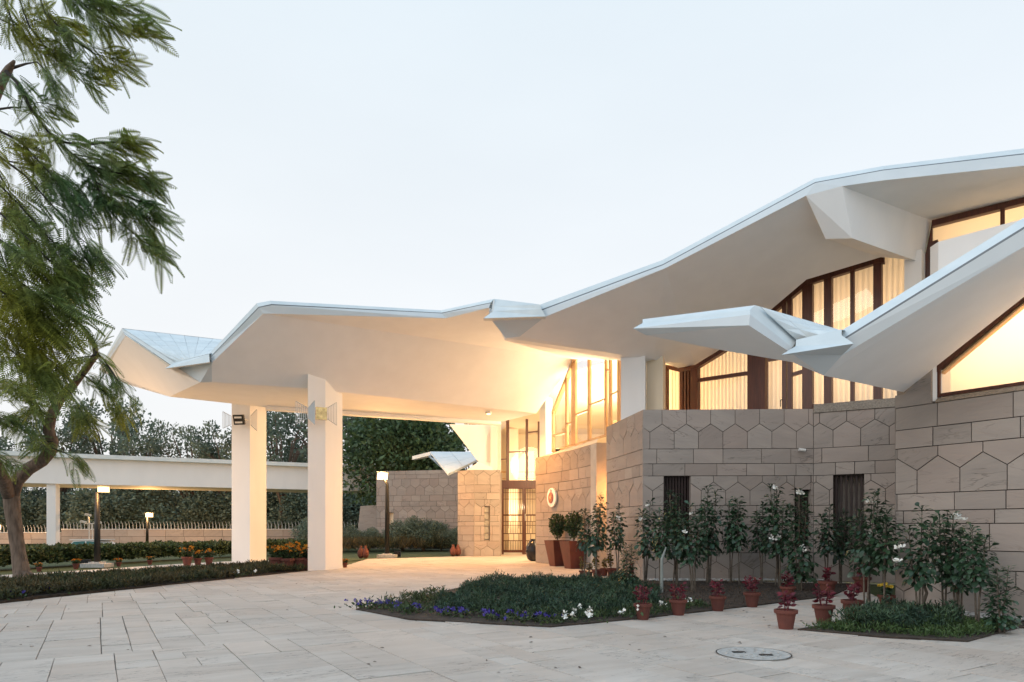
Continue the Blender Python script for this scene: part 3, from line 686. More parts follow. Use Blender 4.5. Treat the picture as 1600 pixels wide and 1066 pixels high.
# clerestory panel above the lower roof, far hull and far little roof
mb = MB(); mb.prism([P(1466, 378, 15.6), P(1700, 315, 14.1), P(1700, 470, 14.1), P(1466, 470, 15.6)], (0, .3, 0)); part(mb.build('parapet_panel', plaster))
mb = MB(); mb.prism([P(702, 663, 34.8), P(768, 664, 34.8), P(768, 722, 34.8), P(748, 722, 34.4)], (.1, .5, 0)); part(mb.build('rear_hull', plaster))
mb = MB(); mb.face([P(748, 722, 34.4), P(769, 722, 34.8), P(776, 734, 34.2), P(722, 739, 33.9)]); part(mb.build('rear_soffit', plaster))
mb = MB(); q = [P(672, 706, 39), P(735, 706.5, 39.5), P(746, 718.5, 36.5), P(700.5, 741, 34.2)]; mb.prism(q, (0, 0, -.09)); small_roof = part(mb.build('rear_roof', roofmetal))
sheets(q[0], q[3], q[2], q[1], 3, 2, small_roof, .012)
mb = MB(); mb.prism([P(644, 713, 39.2), P(672, 706, 39), P(674, 709, 39.8), P(648, 714, 40.6)], (0, 0, -.2)); part(mb.build('roof_edge', roofmetal), small_roof)
mb = MB(); mb.face([P(668, 712, 39), P(700, 741, 34.3), P(712, 738, 40), P(690, 722, 42)]); part(mb.build('roof_soffit', fascia), small_roof)

# ---- interior of the entrance hall, seen through the glass
hall = empty('entrance_hall', kind='structure')
mb = MB(); zc = 6.9
mb.face([(-.9, 40.5, 0), (7.5, 40.5, 0), (7.5, 40.5, zc), (-.9, 40.5, zc)])
mb.face([(7.5, 40.5, 0), (7.5, 22.3, 0), (7.5, 22.3, zc), (7.5, 40.5, zc)])
mb.face([(-.85, 35.7, 0), (-.85, 40.5, 0), (-.85, 40.5, zc), (-.85, 35.7, zc)])
mb.build('interior_wall', interior_m, hall)
mb = MB(); mb.face([(-.85, 35.6, .0), (1.2, 28.4, 0), (7.5, 22.3, .0), (7.5, 40.5, .0), (-.85, 40.5, .0)]); mb.build('interior_floor', concrete, hall)
mb = MB(); mb.face([(-.85, 35.6, zc+1.5), (1.6, 27.6, zc+.6), (4, 21.8, zc), (7.5, 22.3, zc), (7.5, 40.5, zc), (-.85, 40.5, zc)]); mb.build('interior_ceiling', interior_m, hall)
mb = MB(); mb.box((-.2, 38.0, 0), (.35, 38.5, zc)); mb.build('interior_pier', interior_m, hall)
mb = MB(); mb.box((-.8, 39, 3.6), (7.4, 40.4, 3.9)); mb.build('gallery_floor', interior_m, hall)
mb = MB(); mb.box((-.8, 38.95, 4.5), (7.4, 39.0, 4.6)); mb.box((-.8, 38.95, 4.15), (7.4, 39.0, 4.2)); mb.build('gallery_rail', lightwood, hall)
def point(name, loc, e, col=(1, .72, .42), r=.25):
    d = bpy.data.lights.new(name, 'POINT'); d.energy = e; d.color = col; d.shadow_soft_size = r
    o = bpy.data.objects.new(name, d); COL.objects.link(o); o.location = loc; return o
def area(name, loc, target, e, sx, sy, col=(1, .64, .33)):
    d = bpy.data.lights.new(name, 'AREA'); d.shape = 'RECTANGLE'; d.size = sx; d.size_y = sy; d.energy = e; d.color = col
    o = bpy.data.objects.new(name, d); COL.objects.link(o); o.location = loc
    o.rotation_euler = (Vector(target)-Vector(loc)).to_track_quat('-Z', 'Y').to_euler(); return o
point('hall_lamp', (2.9, 29.0, 5.2), 1200, r=1.2); point('hall_lamp', (4.4, 25.0, 5.4), 1200, r=1.2); point('hall_lamp', (.5, 37.2, 4.9), 90, r=.3)
point('vestibule_lamp', (.0, 37.2, 2.5), 110, r=.15)
# ---- framed windows
class VP:                                        # vertical plane between two surveyed plan points
    def __init__(s, x0, Y0, x1, Y1):
        s.x0, s.x1, s.a, s.b = x0, x1, 1/Y0, 1/Y1
    def Y(s, x): return 1/(s.a+(s.b-s.a)*(x-s.x0)/(s.x1-s.x0))
    def pt(s, x, y, off=0):
        p = P(x, y, s.Y(x)); return p+s.n*off
    @property
    def n(s):
        a, b = P(s.x0, HOR, s.Y(s.x0)), P(s.x1, HOR, s.Y(s.x1)); u = (b-a).normalized(); return Vector((u.y, -u.x, 0))
def vbar(vp, x0, x1, ytop0, ytop1, ybot, d=.14, off=.05):   # upright member between two positions
    mb = MB(); mb.prism([vp.pt(x0, ybot, off-d), vp.pt(x1, ybot, off-d), vp.pt(x1, ytop1, off-d), vp.pt(x0, ytop0, off-d)], vp.n*d); return mb
def hbar(vp, x0, y0, x1, y1, w, d=.10, off=.03):
    mb = MB(); mb.prism([vp.pt(x0, y0+w/2, off-d), vp.pt(x1, y1+w/2, off-d), vp.pt(x1, y1-w/2, off-d), vp.pt(x0, y0-w/2, off-d)], vp.n*d); return mb
def poly_bar(vp, pts, w, d=.16, off=.06, parent=None, m=wood, name='frame_head'):
    for (xa, ya), (xb, yb) in zip(pts, pts[1:]):
        mb = MB(); mb.prism([vp.pt(xa, ya+w, off-d), vp.pt(xb, yb+w, off-d), vp.pt(xb, yb-1.5, off-d), vp.pt(xa, ya-1.5, off-d)], vp.n*d); part(mb.build(name, m), parent)
def pane(vp, pts, parent, off=-.02): part(mesh_obj('pane', [vp.pt(x, y, off) for x, y in pts], [list(range(len(pts)))], glass), parent)
def win(name):
    e = empty(name); e.parent = bld; e.matrix_parent_inverse = bld_inv; return e
# tall hall window over the entrance wall
vF = VP(864, 27.1, 935, 22.9); wF = win('hall_window')
poly_bar(vF, [(864, 643), (896.5, 563), (915, 553), (969, 558)], 4, parent=wF, m=lightwood)
for x0, x1, t0, t1, bt in [(862.5, 865.5, 642, 640, 707), (884, 887, 592, 588, 700), (893.5, 900, 570, 562, 697), (919, 922.5, 555, 556, 690), (945.5, 948, 556, 556, 680), (952, 955, 557, 557, 677), (965.5, 969, 558, 558, 672)]:
    part(vbar(vF, x0, x1, t0, t1, bt, .07, .03).build('mullion', lightwood), wF)
for x0, y0, x1, y1 in [(864, 680.5, 885, 676), (886, 662, 895, 660.5), (899, 648.5, 921, 640), (922, 633, 946, 623.5), (947, 579.5, 953, 577.5), (954, 617.5, 967, 611.5), (864, 705, 936, 683.5), (936, 683.5, 969, 672)]:
    part(hbar(vF, x0, y0, x1, y1, 2.6).build('transom', lightwood), wF)
for q in [[(864, 706), (885, 700), (885, 592), (864, 643)], [(885, 700), (897, 697), (897, 563), (885, 592)], [(897, 697), (921, 690), (921, 554), (915, 553), (897, 563)], [(921, 690), (946, 681), (946, 556), (921, 554)], [(946, 681), (968, 673), (968, 558), (946, 556)]]: pane(vF, q, wF)
mb = MB(); led = [pF.at(t, 4.162, .0) for t in (.3, pF.len*.35, pF.len*.65, pF.len)]; ledb = [vF.pt(x, y, .02) for x, y in ((863, 708), (888, 700.5), (911, 693.5), (936, 685))]
strip(mb, led, ledb, 0); part(mb.build('sloping_sill', cap_), wF)
# added translucent sheet behind the hall window
# glazed screen over the door
vT = VP(780, 35.3, 846, 35.6); wT = win('door_screen')
poly_bar(vT, [(780.5, 660), (788, 651), (797, 646.5), (848, 646)], 4, parent=wT)
for x0, x1, t, bt in [(779.5, 782, 655, 752), (791, 795.5, 648, 752), (821.5, 825, 647, 752), (840.5, 843, 647, 752)]: part(vbar(vT, x0, x1, t, t, bt).build('mullion', wood), wT)
for x0, y0, x1, y1 in [(782, 718, 792, 717.5), (795, 706.5, 822, 706), (825, 676, 842, 674)]: part(hbar(vT, x0, y0, x1, y1, 2).build('transom', wood), wT)
pane(vT, [(782, 752), (842, 752), (842, 647), (797, 647), (782, 658)], wT)
# door
vDr = VP(780, 35.2, 846, 35.4); wDr = win('entrance_door')
part(hbar(vDr, 781, 757, 846, 757, 12.5, .2, .08).build('door_head', wood), wDr)
for x0, x1 in [(781.5, 787), (816, 818.6), (819, 821.8), (842, 846)]: part(vbar(vDr, x0, x1, 763, 763, 866.3).build('stile', wood), wDr)
for x0, x1 in [(787, 816), (821.8, 842)]:
    for y in (763, 805, 861.5): part(hbar(vDr, x0, y, x1, y, 4 if y > 850 else 2.2).build('rail', wood), wDr)
    g = MB()
    nb = 11 if x0 < 800 else 8
    for i in range(1, nb):
        x = x0+(x1-x0)*i/nb; k = hbar
        yt = [764, 771][i % 2 == 0]
        for ya, yb in ((764, 804), (806, 815) if i % 2 else (815, 834), (815, 834) if i % 3 else (806, 826), (834, 845) if i % 3 == 0 else (845, 860), (845, 860)):
            b_ = vbar(vDr, x-.35, x+.35, ya, ya, yb, .04, .0); o_ = len(g.v); g.v += b_.v; g.f += [[i_+o_ for i_ in f_] for f_ in b_.f]; g.m += b_.m
    for y in (770, 780, 815, 821, 834, 845):
        b_ = hbar(vDr, x0, y, x1, y, .8 if y < 834 else 1.2, .04, .0); o_ = len(g.v); g.v += b_.v; g.f += [[i_+o_ for i_ in f_] for f_ in b_.f]; g.m += b_.m
    part(g.build('grille', wood, kind='stuff'), wDr)
    pane(vDr, [(x0, 862), (x1, 862), (x1, 763), (x0, 763)], wDr, -.03)
mb = MB(); mb.tube([vDr.pt(820.3, 803, .12), vDr.pt(820.3, 814, .12)], [.02, .02], 6); part(mb.build('door_handle', steel), wDr)
# upper windows on the terrace and the bay
vU = VP(1040, 21.95, 1200, 19.35); vU2 = VP(1200, 19.3, 1415, 17.15); wU = win('terrace_window'); wV = win('bay_window')
part(vbar(vU, 1037.5, 1043, 571, 572, 645).build('mullion', wood), wU)
poly_bar(vU, [(1040, 571), (1064, 577), (1088, 572), (1132, 545), (1200, 500)], 5, parent=wU)
for x0, x1 in [(1063, 1068), (1070, 1073), (1075, 1078), (1080, 1091)]: part(vbar(vU, x0, x1, 575, 573, 645, .16 if x0 in (1063, 1080) else .1).build('mullion', wood), wU)
part(vbar(vU, 1064, 1090, 577, 573, 645, .03, -.06).build('panel', wood), wU)
part(hbar(vU, 1090, 594.5, 1170, 583, 5.5).build('transom', wood), wU)
part(vbar(vU, 1169, 1190, 530, 515, 645).build('mullion', wood), wU); part(vbar(vU, 1190, 1198, 510, 505, 645, .2, .1).build('mullion', wood), wU)
pane(vU, [(1043, 645), (1063, 645), (1063, 577), (1043, 572)], wU); pane(vU, [(1090, 645), (1169, 645), (1169, 522), (1132, 547), (1090, 573)], wU)
poly_bar(vU2, [(1200, 492), (1208, 482), (1261, 437), (1372, 402.5), (1382, 402.5)], 9, parent=wV)
for x0, x1, t, bt, dd in [(1222.5, 1229, 476, 642, .15), (1231, 1238, 468, 642, .12), (1254, 1270, 446, 642, .18), (1288, 1300, 430, 637, .2), (1329, 1335, 418, 635, .14), (1365, 1378, 405, 632, .2)]:
    part(vbar(vU2, x0, x1, t, t-2, bt, dd).build('mullion', wood), wV)
for x0, y0, x1, y1, w in [(1236, 586, 1256, 580, 5.5), (1238, 557, 1256, 553, 5), (1200, 562, 1224, 558, 6), (1268, 634.5, 1301, 633.5, 5), (1300, 633.5, 1366, 629.5, 4.5), (1378, 628, 1415, 624, 4)]: part(hbar(vU2, x0, y0, x1, y1, w).build('transom', wood), wV)
for q in [[(1198, 645), (1223, 645), (1223, 474), (1200, 492)], [(1237, 645), (1255, 645), (1255, 446), (1237, 462)], [(1270, 645), (1289, 645), (1289, 429), (1270, 436)], [(1299, 640), (1330, 640), (1330, 418), (1299, 427)], [(1335, 640), (1366, 640), (1366, 406), (1335, 415)], [(1378, 640), (1413, 640), (1413, 404), (1378, 404)]]: pane(vU2, q, wV)
mb = MB(); mb.tube([vU2.pt(1221, 626, .08), vU2.pt(1221, 636, .08)], [.012, .012], 6); mb.tube([vU2.pt(1221, 626, .08), vU2.pt(1224, 625, .08)], [.012, .012], 6); part(mb.build('door_handle', black), wV)
# clerestory on the right under the main roof
vR = VP(1455, 16.9, 1600, 15.75); wR = win('clerestory_window')
poly_bar(vR, [(1449, 430), (1456.5, 347), (1600, 311), (1800, 262)], 8, parent=wR)
part(vbar(vR, 1446, 1457, 400, 347, 440).build('mullion', wood), wR); part(vbar(vR, 1563, 1570, 322, 320, 372).build('mullion', wood), wR)
part(vbar(vR, 1453, 1466, 380, 376, 440, .2, .08).build('mullion', wood), wR)
pane(vR, [(1457, 440), (1800, 440), (1800, 268), (1457, 350)], wR)
# big window over the near wall
vC = VP(1398.5, 12.0, 1700, 9.74); wC = win('near_window')
poly_bar(vC, [(1466.5, 571), (1600, 461), (1760, 330)], 11, parent=wC, d=.2); part(vbar(vC, 1465, 1470.5, 574, 571, 622).build('mullion', wood), wC)
part(hbar(vC, 1465, 618.5, 1760, 575.5, 5).build('frame_sill', wood), wC)
for k in (0, 1): poly_bar(vC, [(1472+k, 582), (1600+k, 475), (1760, 343)], 2, parent=wC, d=.12, off=.02, name='inner_frame', m=lightwood) if k == 0 else None
pane(vC, [(1468, 620), (1760, 577), (1760, 333), (1600, 463), (1468, 574)], wC)
# slatted openings in the garden wall
def slats(pth, h, n, seedname):
    e = win(seedname)
    for i in range(n):
        t = h[0]+(h[1]-h[0])*(i+.5)/n
        mb = MB(); a, b = pth.at(t-.022, h[2], -.13), pth.at(t+.022, h[2], -.13); nn = pth.at(t, 0, -.09)-pth.at(t, 0, 0)
        mb.prism([a, b, b+nn, a+nn], (0, 0, h[3]-h[2])); part(mb.build('slat', darkwood), e)
    for z in (h[2]+.03, (h[2]*.62+h[3]*.38), h[3]-.03):
        mb = MB(); a, b = pth.at(h[0], z, -.15), pth.at(h[1], z, -.15); nn = pth.at(1, 0, -.05)-pth.at(1, 0, 0); mb.prism([a, b, b+nn, a+nn], (0, 0, .045)); part(mb.build('rail', darkwood), e)
    mb = MB(); mb.face([pth.at(h[0]-.1, h[2]-.1, -.9), pth.at(h[1]+.1, h[2]-.1, -.9), pth.at(h[1]+.1, h[3]+.1, -.9), pth.at(h[0]-.1, h[3]+.1, -.9)]); part(mb.build('dark_lining', black), e)
slats(pD, hD1, 9, 'slatted_window'); slats(pD2, hD2, 6, 'slatted_window'); slats(pD, hS, 3, 'slatted_window')
for i, x in enumerate((1316, 1322, 1328)):
    o = MB(); p = pD2.at(sD(x, pD2, 17.45), 2.28+.02*i, -.6); o.lathe(p, [(.02, -.09), (.035, -.05), (.035, .05), (.02, .09)], 8)
    part(o.build('interior_lamp', warmglow))
mb = MB()
for i in range(5):
    z0 = hG[2]+(hG[3]-hG[2])*i/5
    b_ = MB(); a, b = pG2.at(hG[0]+.01, z0+.03, -.12), pG2.at(hG[1]-.01, z0+.03, -.12); nn = pG2.at(1, 0, -.08)-pG2.at(1, 0, 0); b_.prism([a, b, b+nn, a+nn], (0, 0, (hG[3]-hG[2])/5-.06)); part(b_.build('glass_block', mat('block_glass%d' % i, (.4, .38, .33), rough=.15)))
mb = MB(); mb.face([pG2.at(hG[0], hG[2], -.2), pG2.at(hG[1], hG[2], -.2), pG2.at(hG[1], hG[3], -.2), pG2.at(hG[0], hG[3], -.2)]); part(mb.build('block_backing', cap_))
mb = MB(); mb.face([pH.at(hH[0], hH[2], -.2), pH.at(hH[1], hH[2], -.2), pH.at(hH[1], hH[3], -.2), pH.at(hH[0], hH[3], -.2)]); part(mb.build('slot_panel', interior_m))

# ---- curtains and the lamps of the rooms behind them
def curtain(name, pts, z0, z1, label, amp=.035, fold=.13):
    pth = Path(pts); n = int(pth.len/.022); v, f = [], []
    rr = random.Random(name+label); ph = 0
    for i in range(n+1):
        t = pth.len*i/n; ph += .022/fold*2*math.pi*rr.uniform(.6, 1.4); o = amp*math.sin(ph)
        for z in (z0, z1): v.append(pth.at(t, z, o))
        if i < n: f.append([2*i, 2*i+2, 2*i+3, 2*i+1])
    return mesh_obj(name, v, f, curtain_m, smooth=True, label=label, cat='curtain')
def vpxy(vp, x, off): p = vp.pt(x, HOR, off); return (p.x, p.y)
curtain('curtain', [vpxy(vU, 1036, -.35), vpxy(vU, 1195, -.35)], 4.3, 8.4, 'pale sheer curtain drawn behind the terrace window beside the white pier')
curtain('curtain', [vpxy(vU2, 1198, -.3), vpxy(vU2, 1415, -.3)], 4.3, 8.6, 'warm glowing curtain drawn across the tall bay windows')
curtain('blind', [vpxy(vR, 1455, -.35), vpxy(vR, 1800, -.35)], 7.0, 10.2, 'glowing plain blind in the clerestory under the upper eave', amp=.0)
mesh_obj('blind', [vC.pt(x, y, -.4) for x, y in ((1455, 630), (1785, 580), (1785, 330), (1755, 330), (1595, 462), (1455, 575))], [list(range(6))], curtain_m, label='bright plain sheet standing in for the lit room wall behind the slanted window', cat='curtain')  # translucent sheet added in place of the lit interior wall
curtain('blind', [vpxy(vF, 880, -2.6), vpxy(vF, 975, -1.1)], 4.3, 8.6, 'bright screen inside the tall hall window above the entrance wall', amp=.01)  # translucent sheet added to glow behind the hall window panes
_pa, _pb = vF.pt(872, HOR, -.75), vF.pt(966, HOR, -.75); _c = (_pa+_pb)/2; _c.z = 6.15
area('hall_window_fill', _c, _c+vF.n+Vector((0, 0, .12)), 175, (_pb-_pa).length, 2.0, (1, .72, .42))  # added panel light behind the hall window, fills the portico soffit
def room_lamp(vp, x0, x1, z, h, e, off=-1.6, tilt=0):
    a, b = vp.pt(x0, HOR, off), vp.pt(x1, HOR, off); c = (a+b)/2; c.z = z; w = (b-a).length
    area('room_lamp', c, c+vp.n*1.0+Vector((0, 0, tilt)), e, w, h)
room_lamp(vU, 1040, 1195, 6.0, 2.5, 36); room_lamp(vU2, 1200, 1415, 6.3, 3.0, 95); room_lamp(vR, 1460, 1790, 8.6, 1.6, 75); room_lamp(vC, 1470, 1770, 4.9, 2.0, 150, -1.4)

# ================================================================== LIGHT FITTINGS
def floodlight(name, c, face, w, h, label, glassm, tilt=-.3, body=black):
    e = empty(name, c, label=label, cat='floodlight'); f = Vector(face).normalized(); s = Vector((f.y, -f.x, 0)); u = Vector((0, 0, 1))
    f2 = (f+u*tilt).normalized(); u2 = s.cross(f2).normalized(); u2 = u2 if u2.z > 0 else -u2
    def bx(lo, hi, nm, m):
        mb = MB(); q = [s*x+u2*z for x, z in ((lo[0], lo[2]), (hi[0], lo[2]), (hi[0], hi[2]), (lo[0], hi[2]))]; mb.prism([p+f2*lo[1] for p in q], f2*(hi[1]-lo[1])); return mb.build(nm, m, e)
    bx((-w/2, -.06, -h/2), (w/2, .05, h/2), 'housing', body)
    for k in (-.25, .25): bx((-w*.36, .052, k*h-h*.09), (w*.36, .06, k*h+h*.09), 'lamp_glass', glassm)
    mb = MB(); mb.tube([s*(-w*.55), s*(-w*.55)-f*.2, s*(w*.55)-f*.2, s*(w*.55)], [.014]*4, 6); mb.build('bracket', steel, e)
    return e
flB = floodlight('floodlight', P(373.5, 656, 25.05), (-.15, -1, 0), .40, .36, 'black twin floodlight on the far portico column', enamel)
flA = floodlight('floodlight', P(502, 646.5, 21.75), (.45, -1, 0), .34, .40, 'gold-faced floodlight mounted high on the near portico column', goldglass, .05, goldglass)
ul = empty('fill_uplight', (1.75, 26.25, 4.34), label='small added fill light on the sloping sill over the entrance wall', cat='light fitting')  # added fill light to brighten the soffit, no fitting known here
_m = MB(); _m.lathe((0, 0, -.05), [(.07, 0), (.09, .03), (.09, .12)], 12); _m.build('housing', black, ul); _m = MB(); _m.lathe((0, 0, .072), [(.075, 0), (.07, .01)], 12); _m.build('lamp_lens', lampglow, ul)
_ul = bpy.data.lights.new('fill_uplight_beam', 'SPOT'); _ul.energy = 30; _ul.color = (1, .62, .30); _ul.spot_size = R(165); _ul.spot_blend = .8; _ul.shadow_soft_size = .3
_uo = bpy.data.objects.new('fill_uplight_beam', _ul); COL.objects.link(_uo); _uo.location = (1.75, 26.25, 4.5); _uo.rotation_euler = Vector((.75, .45, -.75)).to_track_quat('Z', 'Y').to_euler()
def guard(c, u, w, h0, h1, label, solid=False):
    e = empty('column_grille', c, label=label, cat='grille', group='spreading metal grilles on the portico columns'); u = Vector(u).normalized()
    for z0, z1, nm in ((-h0/2, -h1/2, 'rail'), (h0/2, h1/2, 'rail')):
        mb = MB(); mb.tube([Vector((0, 0, z0)), u*w+Vector((0, 0, z1))], [.012, .012], 5); mb.build(nm, steel, e)
    n = 7
    for i in range(n):
        t = i/(n-1); mb = MB(); z = h0/2+(h1-h0)/2*t; mb.tube([u*w*t-Vector((0, 0, z)), u*w*t+Vector((0, 0, z))], [.010, .010], 5); mb.build('rod', steel, e)
    if solid:
        mb = MB(); mb.prism([Vector((0, .004, -h0/2)), u*w+Vector((0, .004, -h1/2)), u*w+Vector((0, .004, h1/2)), Vector((0, .004, h0/2))], (0, .008, 0)); mb.build('plate', fascia, e)
    return e
guard(P(361, 657, 25.35), (-1, -.35, 0), .28, .32, .62, 'slim grille on the left flank of the far portico column')
guard(P(392, 657, 25.1), (1, -.3, 0), .26, .35, .78, 'grille of orange-lit rods on the warm face of the far column')
guard(P(480, 645.5, 21.7), (-1, -.25, 0), .34, .34, .72, 'wide grille spreading from the left edge of the near column')
guard(P(482, 645.5, 21.7), (1, -.45, 0), .25, .34, .76, 'solid white flared plate beside the gold floodlight', True)
guard(P(511, 646, 22.0), (1, .35, 0), .30, .34, .74, 'flared grille on the lit face of the near column')
def lamp_post(base, H, head, label, e, dirv=(.25, -1), curve=False, foot=True, s=1.0):
    o = empty('lamp_post', base, label=label, cat='street lamp', group='floodlight posts in the garden'); mb = MB()
    pts = [Vector((0, 0, 0)), Vector((0, 0, H*.72)), Vector((.0, 0, H*.9)), Vector((head[0]*.6, 0, H*.97))] if curve else [Vector((0, 0, 0)), Vector((0, 0, H*.5)), Vector((0, 0, H*.97))]
    mb.tube(pts, [.11*s, .095*s, .075*s, .06*s][:len(pts)], 10); mb.build('post', black, o, smooth=True)
    if foot:
        mb = MB(); mb.box((-.42*s, -.3*s, 0), (.42*s, .3*s, .14)); mb.box((-.2*s, -.2*s, .14), (.2*s, .2*s, .19)); mb.build('foot', concrete if False else iron, o)
    c = Vector((head[0], 0, H)); d = Vector((dirv[0], dirv[1], -.45)).normalized(); sd = Vector((-d.y, d.x, 0)).normalized(); up = sd.cross(d).normalized()
    up = up if up.z > 0 else -up
    w, h = head[1], head[2]; q = [sd*x+up*z for x, z in ((-w/2, -h/2), (w/2, -h/2), (w/2+w*.0, h/2), (-w/2, h/2))]
    mb = MB(); mb.prism([c+p for p in q], -d*.09); mb.build('head', black, o)
    q = [p*.88 for p in q]; mb = MB(); mb.prism([c+p+d*.004 for p in q], d*.02); mb.build('lamp_lens', lampglow, o)
    L = point('garden_light', Vector(base)+c+Vector((0, -.12, .32)), e, (1, .52, .19), .12); return o
lamp_post(G(152, 886.5), 2.72, (.22, .40, .20), 'black floodlight post on a square block beside the left path', 420, (.5, -1))
lamp_post(Vector((gx(230, 50), 50, 0)), 2.28, (.15, .55, .30), 'smaller lit floodlight post against the spiked boundary wall', 1500, (.5, -1), foot=False)
lamp_post(G(605, 871.5), 3.75, (-.22, .55, .36), 'tall lit floodlight post before the far stone wall', 1100, (.45, -1), True)
lamp_post(Vector((gx(-8, 54), 54, 0)), 1.4, (.2, .5, .4), 'low floodlight glowing at the far left edge by the boundary wall', 700, (.8, -.8), foot=False)
# lamps under the portico: two shallow soffit fittings by the entrance
for i, (p, e) in enumerate([((-.9, 26.3, 5.74), 1000), ((3.5, 21.75, 2.7), 140)]):
    o = empty('soffit_lamp' if i == 0 else 'recess_lamp', p, label='shallow soffit light at the portico edge in front of the door' if i == 0 else 'hidden lamp in the bright slot between the stone walls', cat='light fitting')
    mb = MB(); mb.lathe((0, 0, .03), [(.10, 0), (.13, .02), (.13, .09)], 14); mb.build('housing', steel, o)
    mb = MB(); mb.lathe((0, 0, 0), [(.06, 0), (.09, .025)], 14); mb.build('lamp_lens', lampglow, o)
    L = bpy.data.lights.new('fitting_light', 'SPOT' if i == 0 else 'POINT'); L.energy = e; L.color = (1, .42, .11); L.shadow_soft_size = .15
    if i == 0: L.spot_size = R(165); L.spot_blend = .5
    Lo = bpy.data.objects.new('fitting_light', L); COL.objects.link(Lo); Lo.location = Vector(p)-Vector((0, 0, .12))

# ================================================================== COVERED WALKWAY and boundary
ww = empty('covered_walkway', (gx(300, 44), 44, 0), label='long low covered walkway with white roof edge and plain beam', cat='walkway')
ww_inv = Matrix.Translation((-gx(300, 44), -44, 0))
def wpart(o): o.parent = ww; o.matrix_parent_inverse = ww_inv; return o
vW = VP(0, 40, 555, 49.2); W0, W1 = -320, 590
def wz(x, y): return vW.pt(x, y).z
a0, a1 = vW.pt(W0, HOR), vW.pt(W1, HOR); tz, bz = 5.86, 4.03
nW = vW.n
mb = MB(); mb.prism([Vector((a0.x, a0.y, bz)), Vector((a1.x, a1.y, bz)), Vector((a1.x, a1.y, tz-.25)), Vector((a0.x, a0.y, tz-.25))], -nW*4.6); wpart(mb.build('beam', plaster))
mb = MB(); mb.prism([Vector((a0.x, a0.y, tz-.25))+nW*.35, Vector((a1.x, a1.y, tz-.25))+nW*.35, Vector((a1.x, a1.y, tz))+nW*.38, Vector((a0.x, a0.y, tz))+nW*.38], -nW*5.3); wpart(mb.build('roof_edge', roofmetal))
for x in (72, -235):
    p0, p1 = vW.pt(x, HOR, -.15), vW.pt(x+12, HOR, -.15); p2 = vW.pt(x+12, HOR, -.95)
    u = (p1-p0).normalized()
    mb = MB(); q = [p0, p0+u*.46, p0+u*.62-nW*.45, p0+u*.1-nW*.75]; mb.prism([(p.x, p.y, -.05) for p in q], (0, 0, bz+.06)); wpart(mb.build('column', plaster))
bwall = empty('boundary_wall', (gx(200, 57), 57, 0), label='low stone boundary wall topped by a row of pale steel spikes', cat='wall')
bw_inv = Matrix.Translation((-gx(200, 57), -57, 0))
def bpart(o): o.parent = bwall; o.matrix_parent_inverse = bw_inv; return o
for xa, xb, zt, Yb in ((96, 600, 1.2, 57), (-300, 96, .92, 57.3)):
    X0, X1 = gx(xa, Yb), gx(xb, Yb); mb = MB(); mb.box((X0, Yb, -.1), (X1, Yb+.4, zt)); bpart(mb.build('wall_body', mortar))
    rr = random.Random(int(xa)); z = 0; j = MB()
    for zz0, zz1 in ((0, .62 if zt > 1 else .4), (.62 if zt > 1 else .4, zt)):
        t = X0-rr.random()
        while t < X1:
            w = rr.uniform(1.0, 2.2); l_, r_ = max(t, X0)+.012, min(t+w, X1)-.012
            if r_-l_ > .1: j.box((l_, Yb-.03-rr.random()*.006, zz0+.012), (r_, Yb+.01, zz1-.012))
            t += w
    bpart(j.build('small_stones', wallstone, kind='stuff'))
    mb = MB(); mb.box((X0, Yb-.07, zt+.003), (X1, Yb+.45, zt+.06)); bpart(mb.build('coping', steel))
    sp = MB(); t = X0+.1
    while t < X1:
        h = .62; b = rr.uniform(-.02, .02)
        sp.tube([(t, Yb+.15, zt+.05), (t+b, Yb+.13, zt+.05+h*.6), (t-.05+b, Yb+.05, zt+.05+h)], [.026, .025, .010], 5); t += .29
    bpart(sp.build('spikes', steel, kind='stuff'))

# ================================================================== THINGS: plaque, vase, planters, cover, camera, car
pl = empty('wall_plaque', pF.at(sD(865, pF, 25.75), 2.52, .03), label='round white plaque with a red emblem on the entrance wall', cat='plaque')
u_ = (pF.at(2, 0)-pF.at(1, 0)).normalized(); n_ = pF.at(1.2, 0, 1)-pF.at(1.2, 0, 0)
def disc(mb, r, d0, d1, cx=0, cz=0, sx=1, seg=28):
    q = [u_*(cx+r*sx*math.cos(2*math.pi*i/seg))+Vector((0, 0, cz+r*math.sin(2*math.pi*i/seg))) for i in range(seg)]
    mb.prism([p+n_*d0 for p in q], n_*(d1-d0))
mb = MB(); disc(mb, .36, 0, .07); mb.build('white_disc', enamel, pl)
mb = MB(); disc(mb, .21, .071, .09, -.03, -.01, .9); mb.build('red_field', crestred, pl)
mb = MB()
for cx, cz, r, s in ((.0, -.02, .10, .8), (.02, .12, .065, 1), (-.12, .06, .05, 1.5), (.12, -.10, .05, .7), (-.10, -.16, .045, .7), (.1, .06, .04, 1.4), (-.16, -.02, .03, 1.2)): disc(mb, r*.45, .091, .105, -.03+cx*.45, -.01+cz*.45, s, 12)
mb.build('emblem', mat('crest_gold', (.62, .42, .22), (.5, .3, .16), rough=.35, metal=.3), pl)
mb = MB(); disc(mb, .06, .071, .09, -.03, .25, 1.1, 14); mb.build('crown_mark', mat('crest_grey', (.36, .32, .34), rough=.4), pl)
mb = MB(); mb.lathe((0, 0, 0), [(.12, 0), (.26, .1), (.33, .38), (.30, .62), (.18, .80), (.13, .86), (.15, .92)], 18)
o = mb.build('vase', mat('black_glaze', (.012, .014, .02), rough=.15), smooth=True, label='glossy black vase standing by the door against the entrance wall', cat='vase'); o.location = (gx(833.5, 28.2), 28.2, 0)
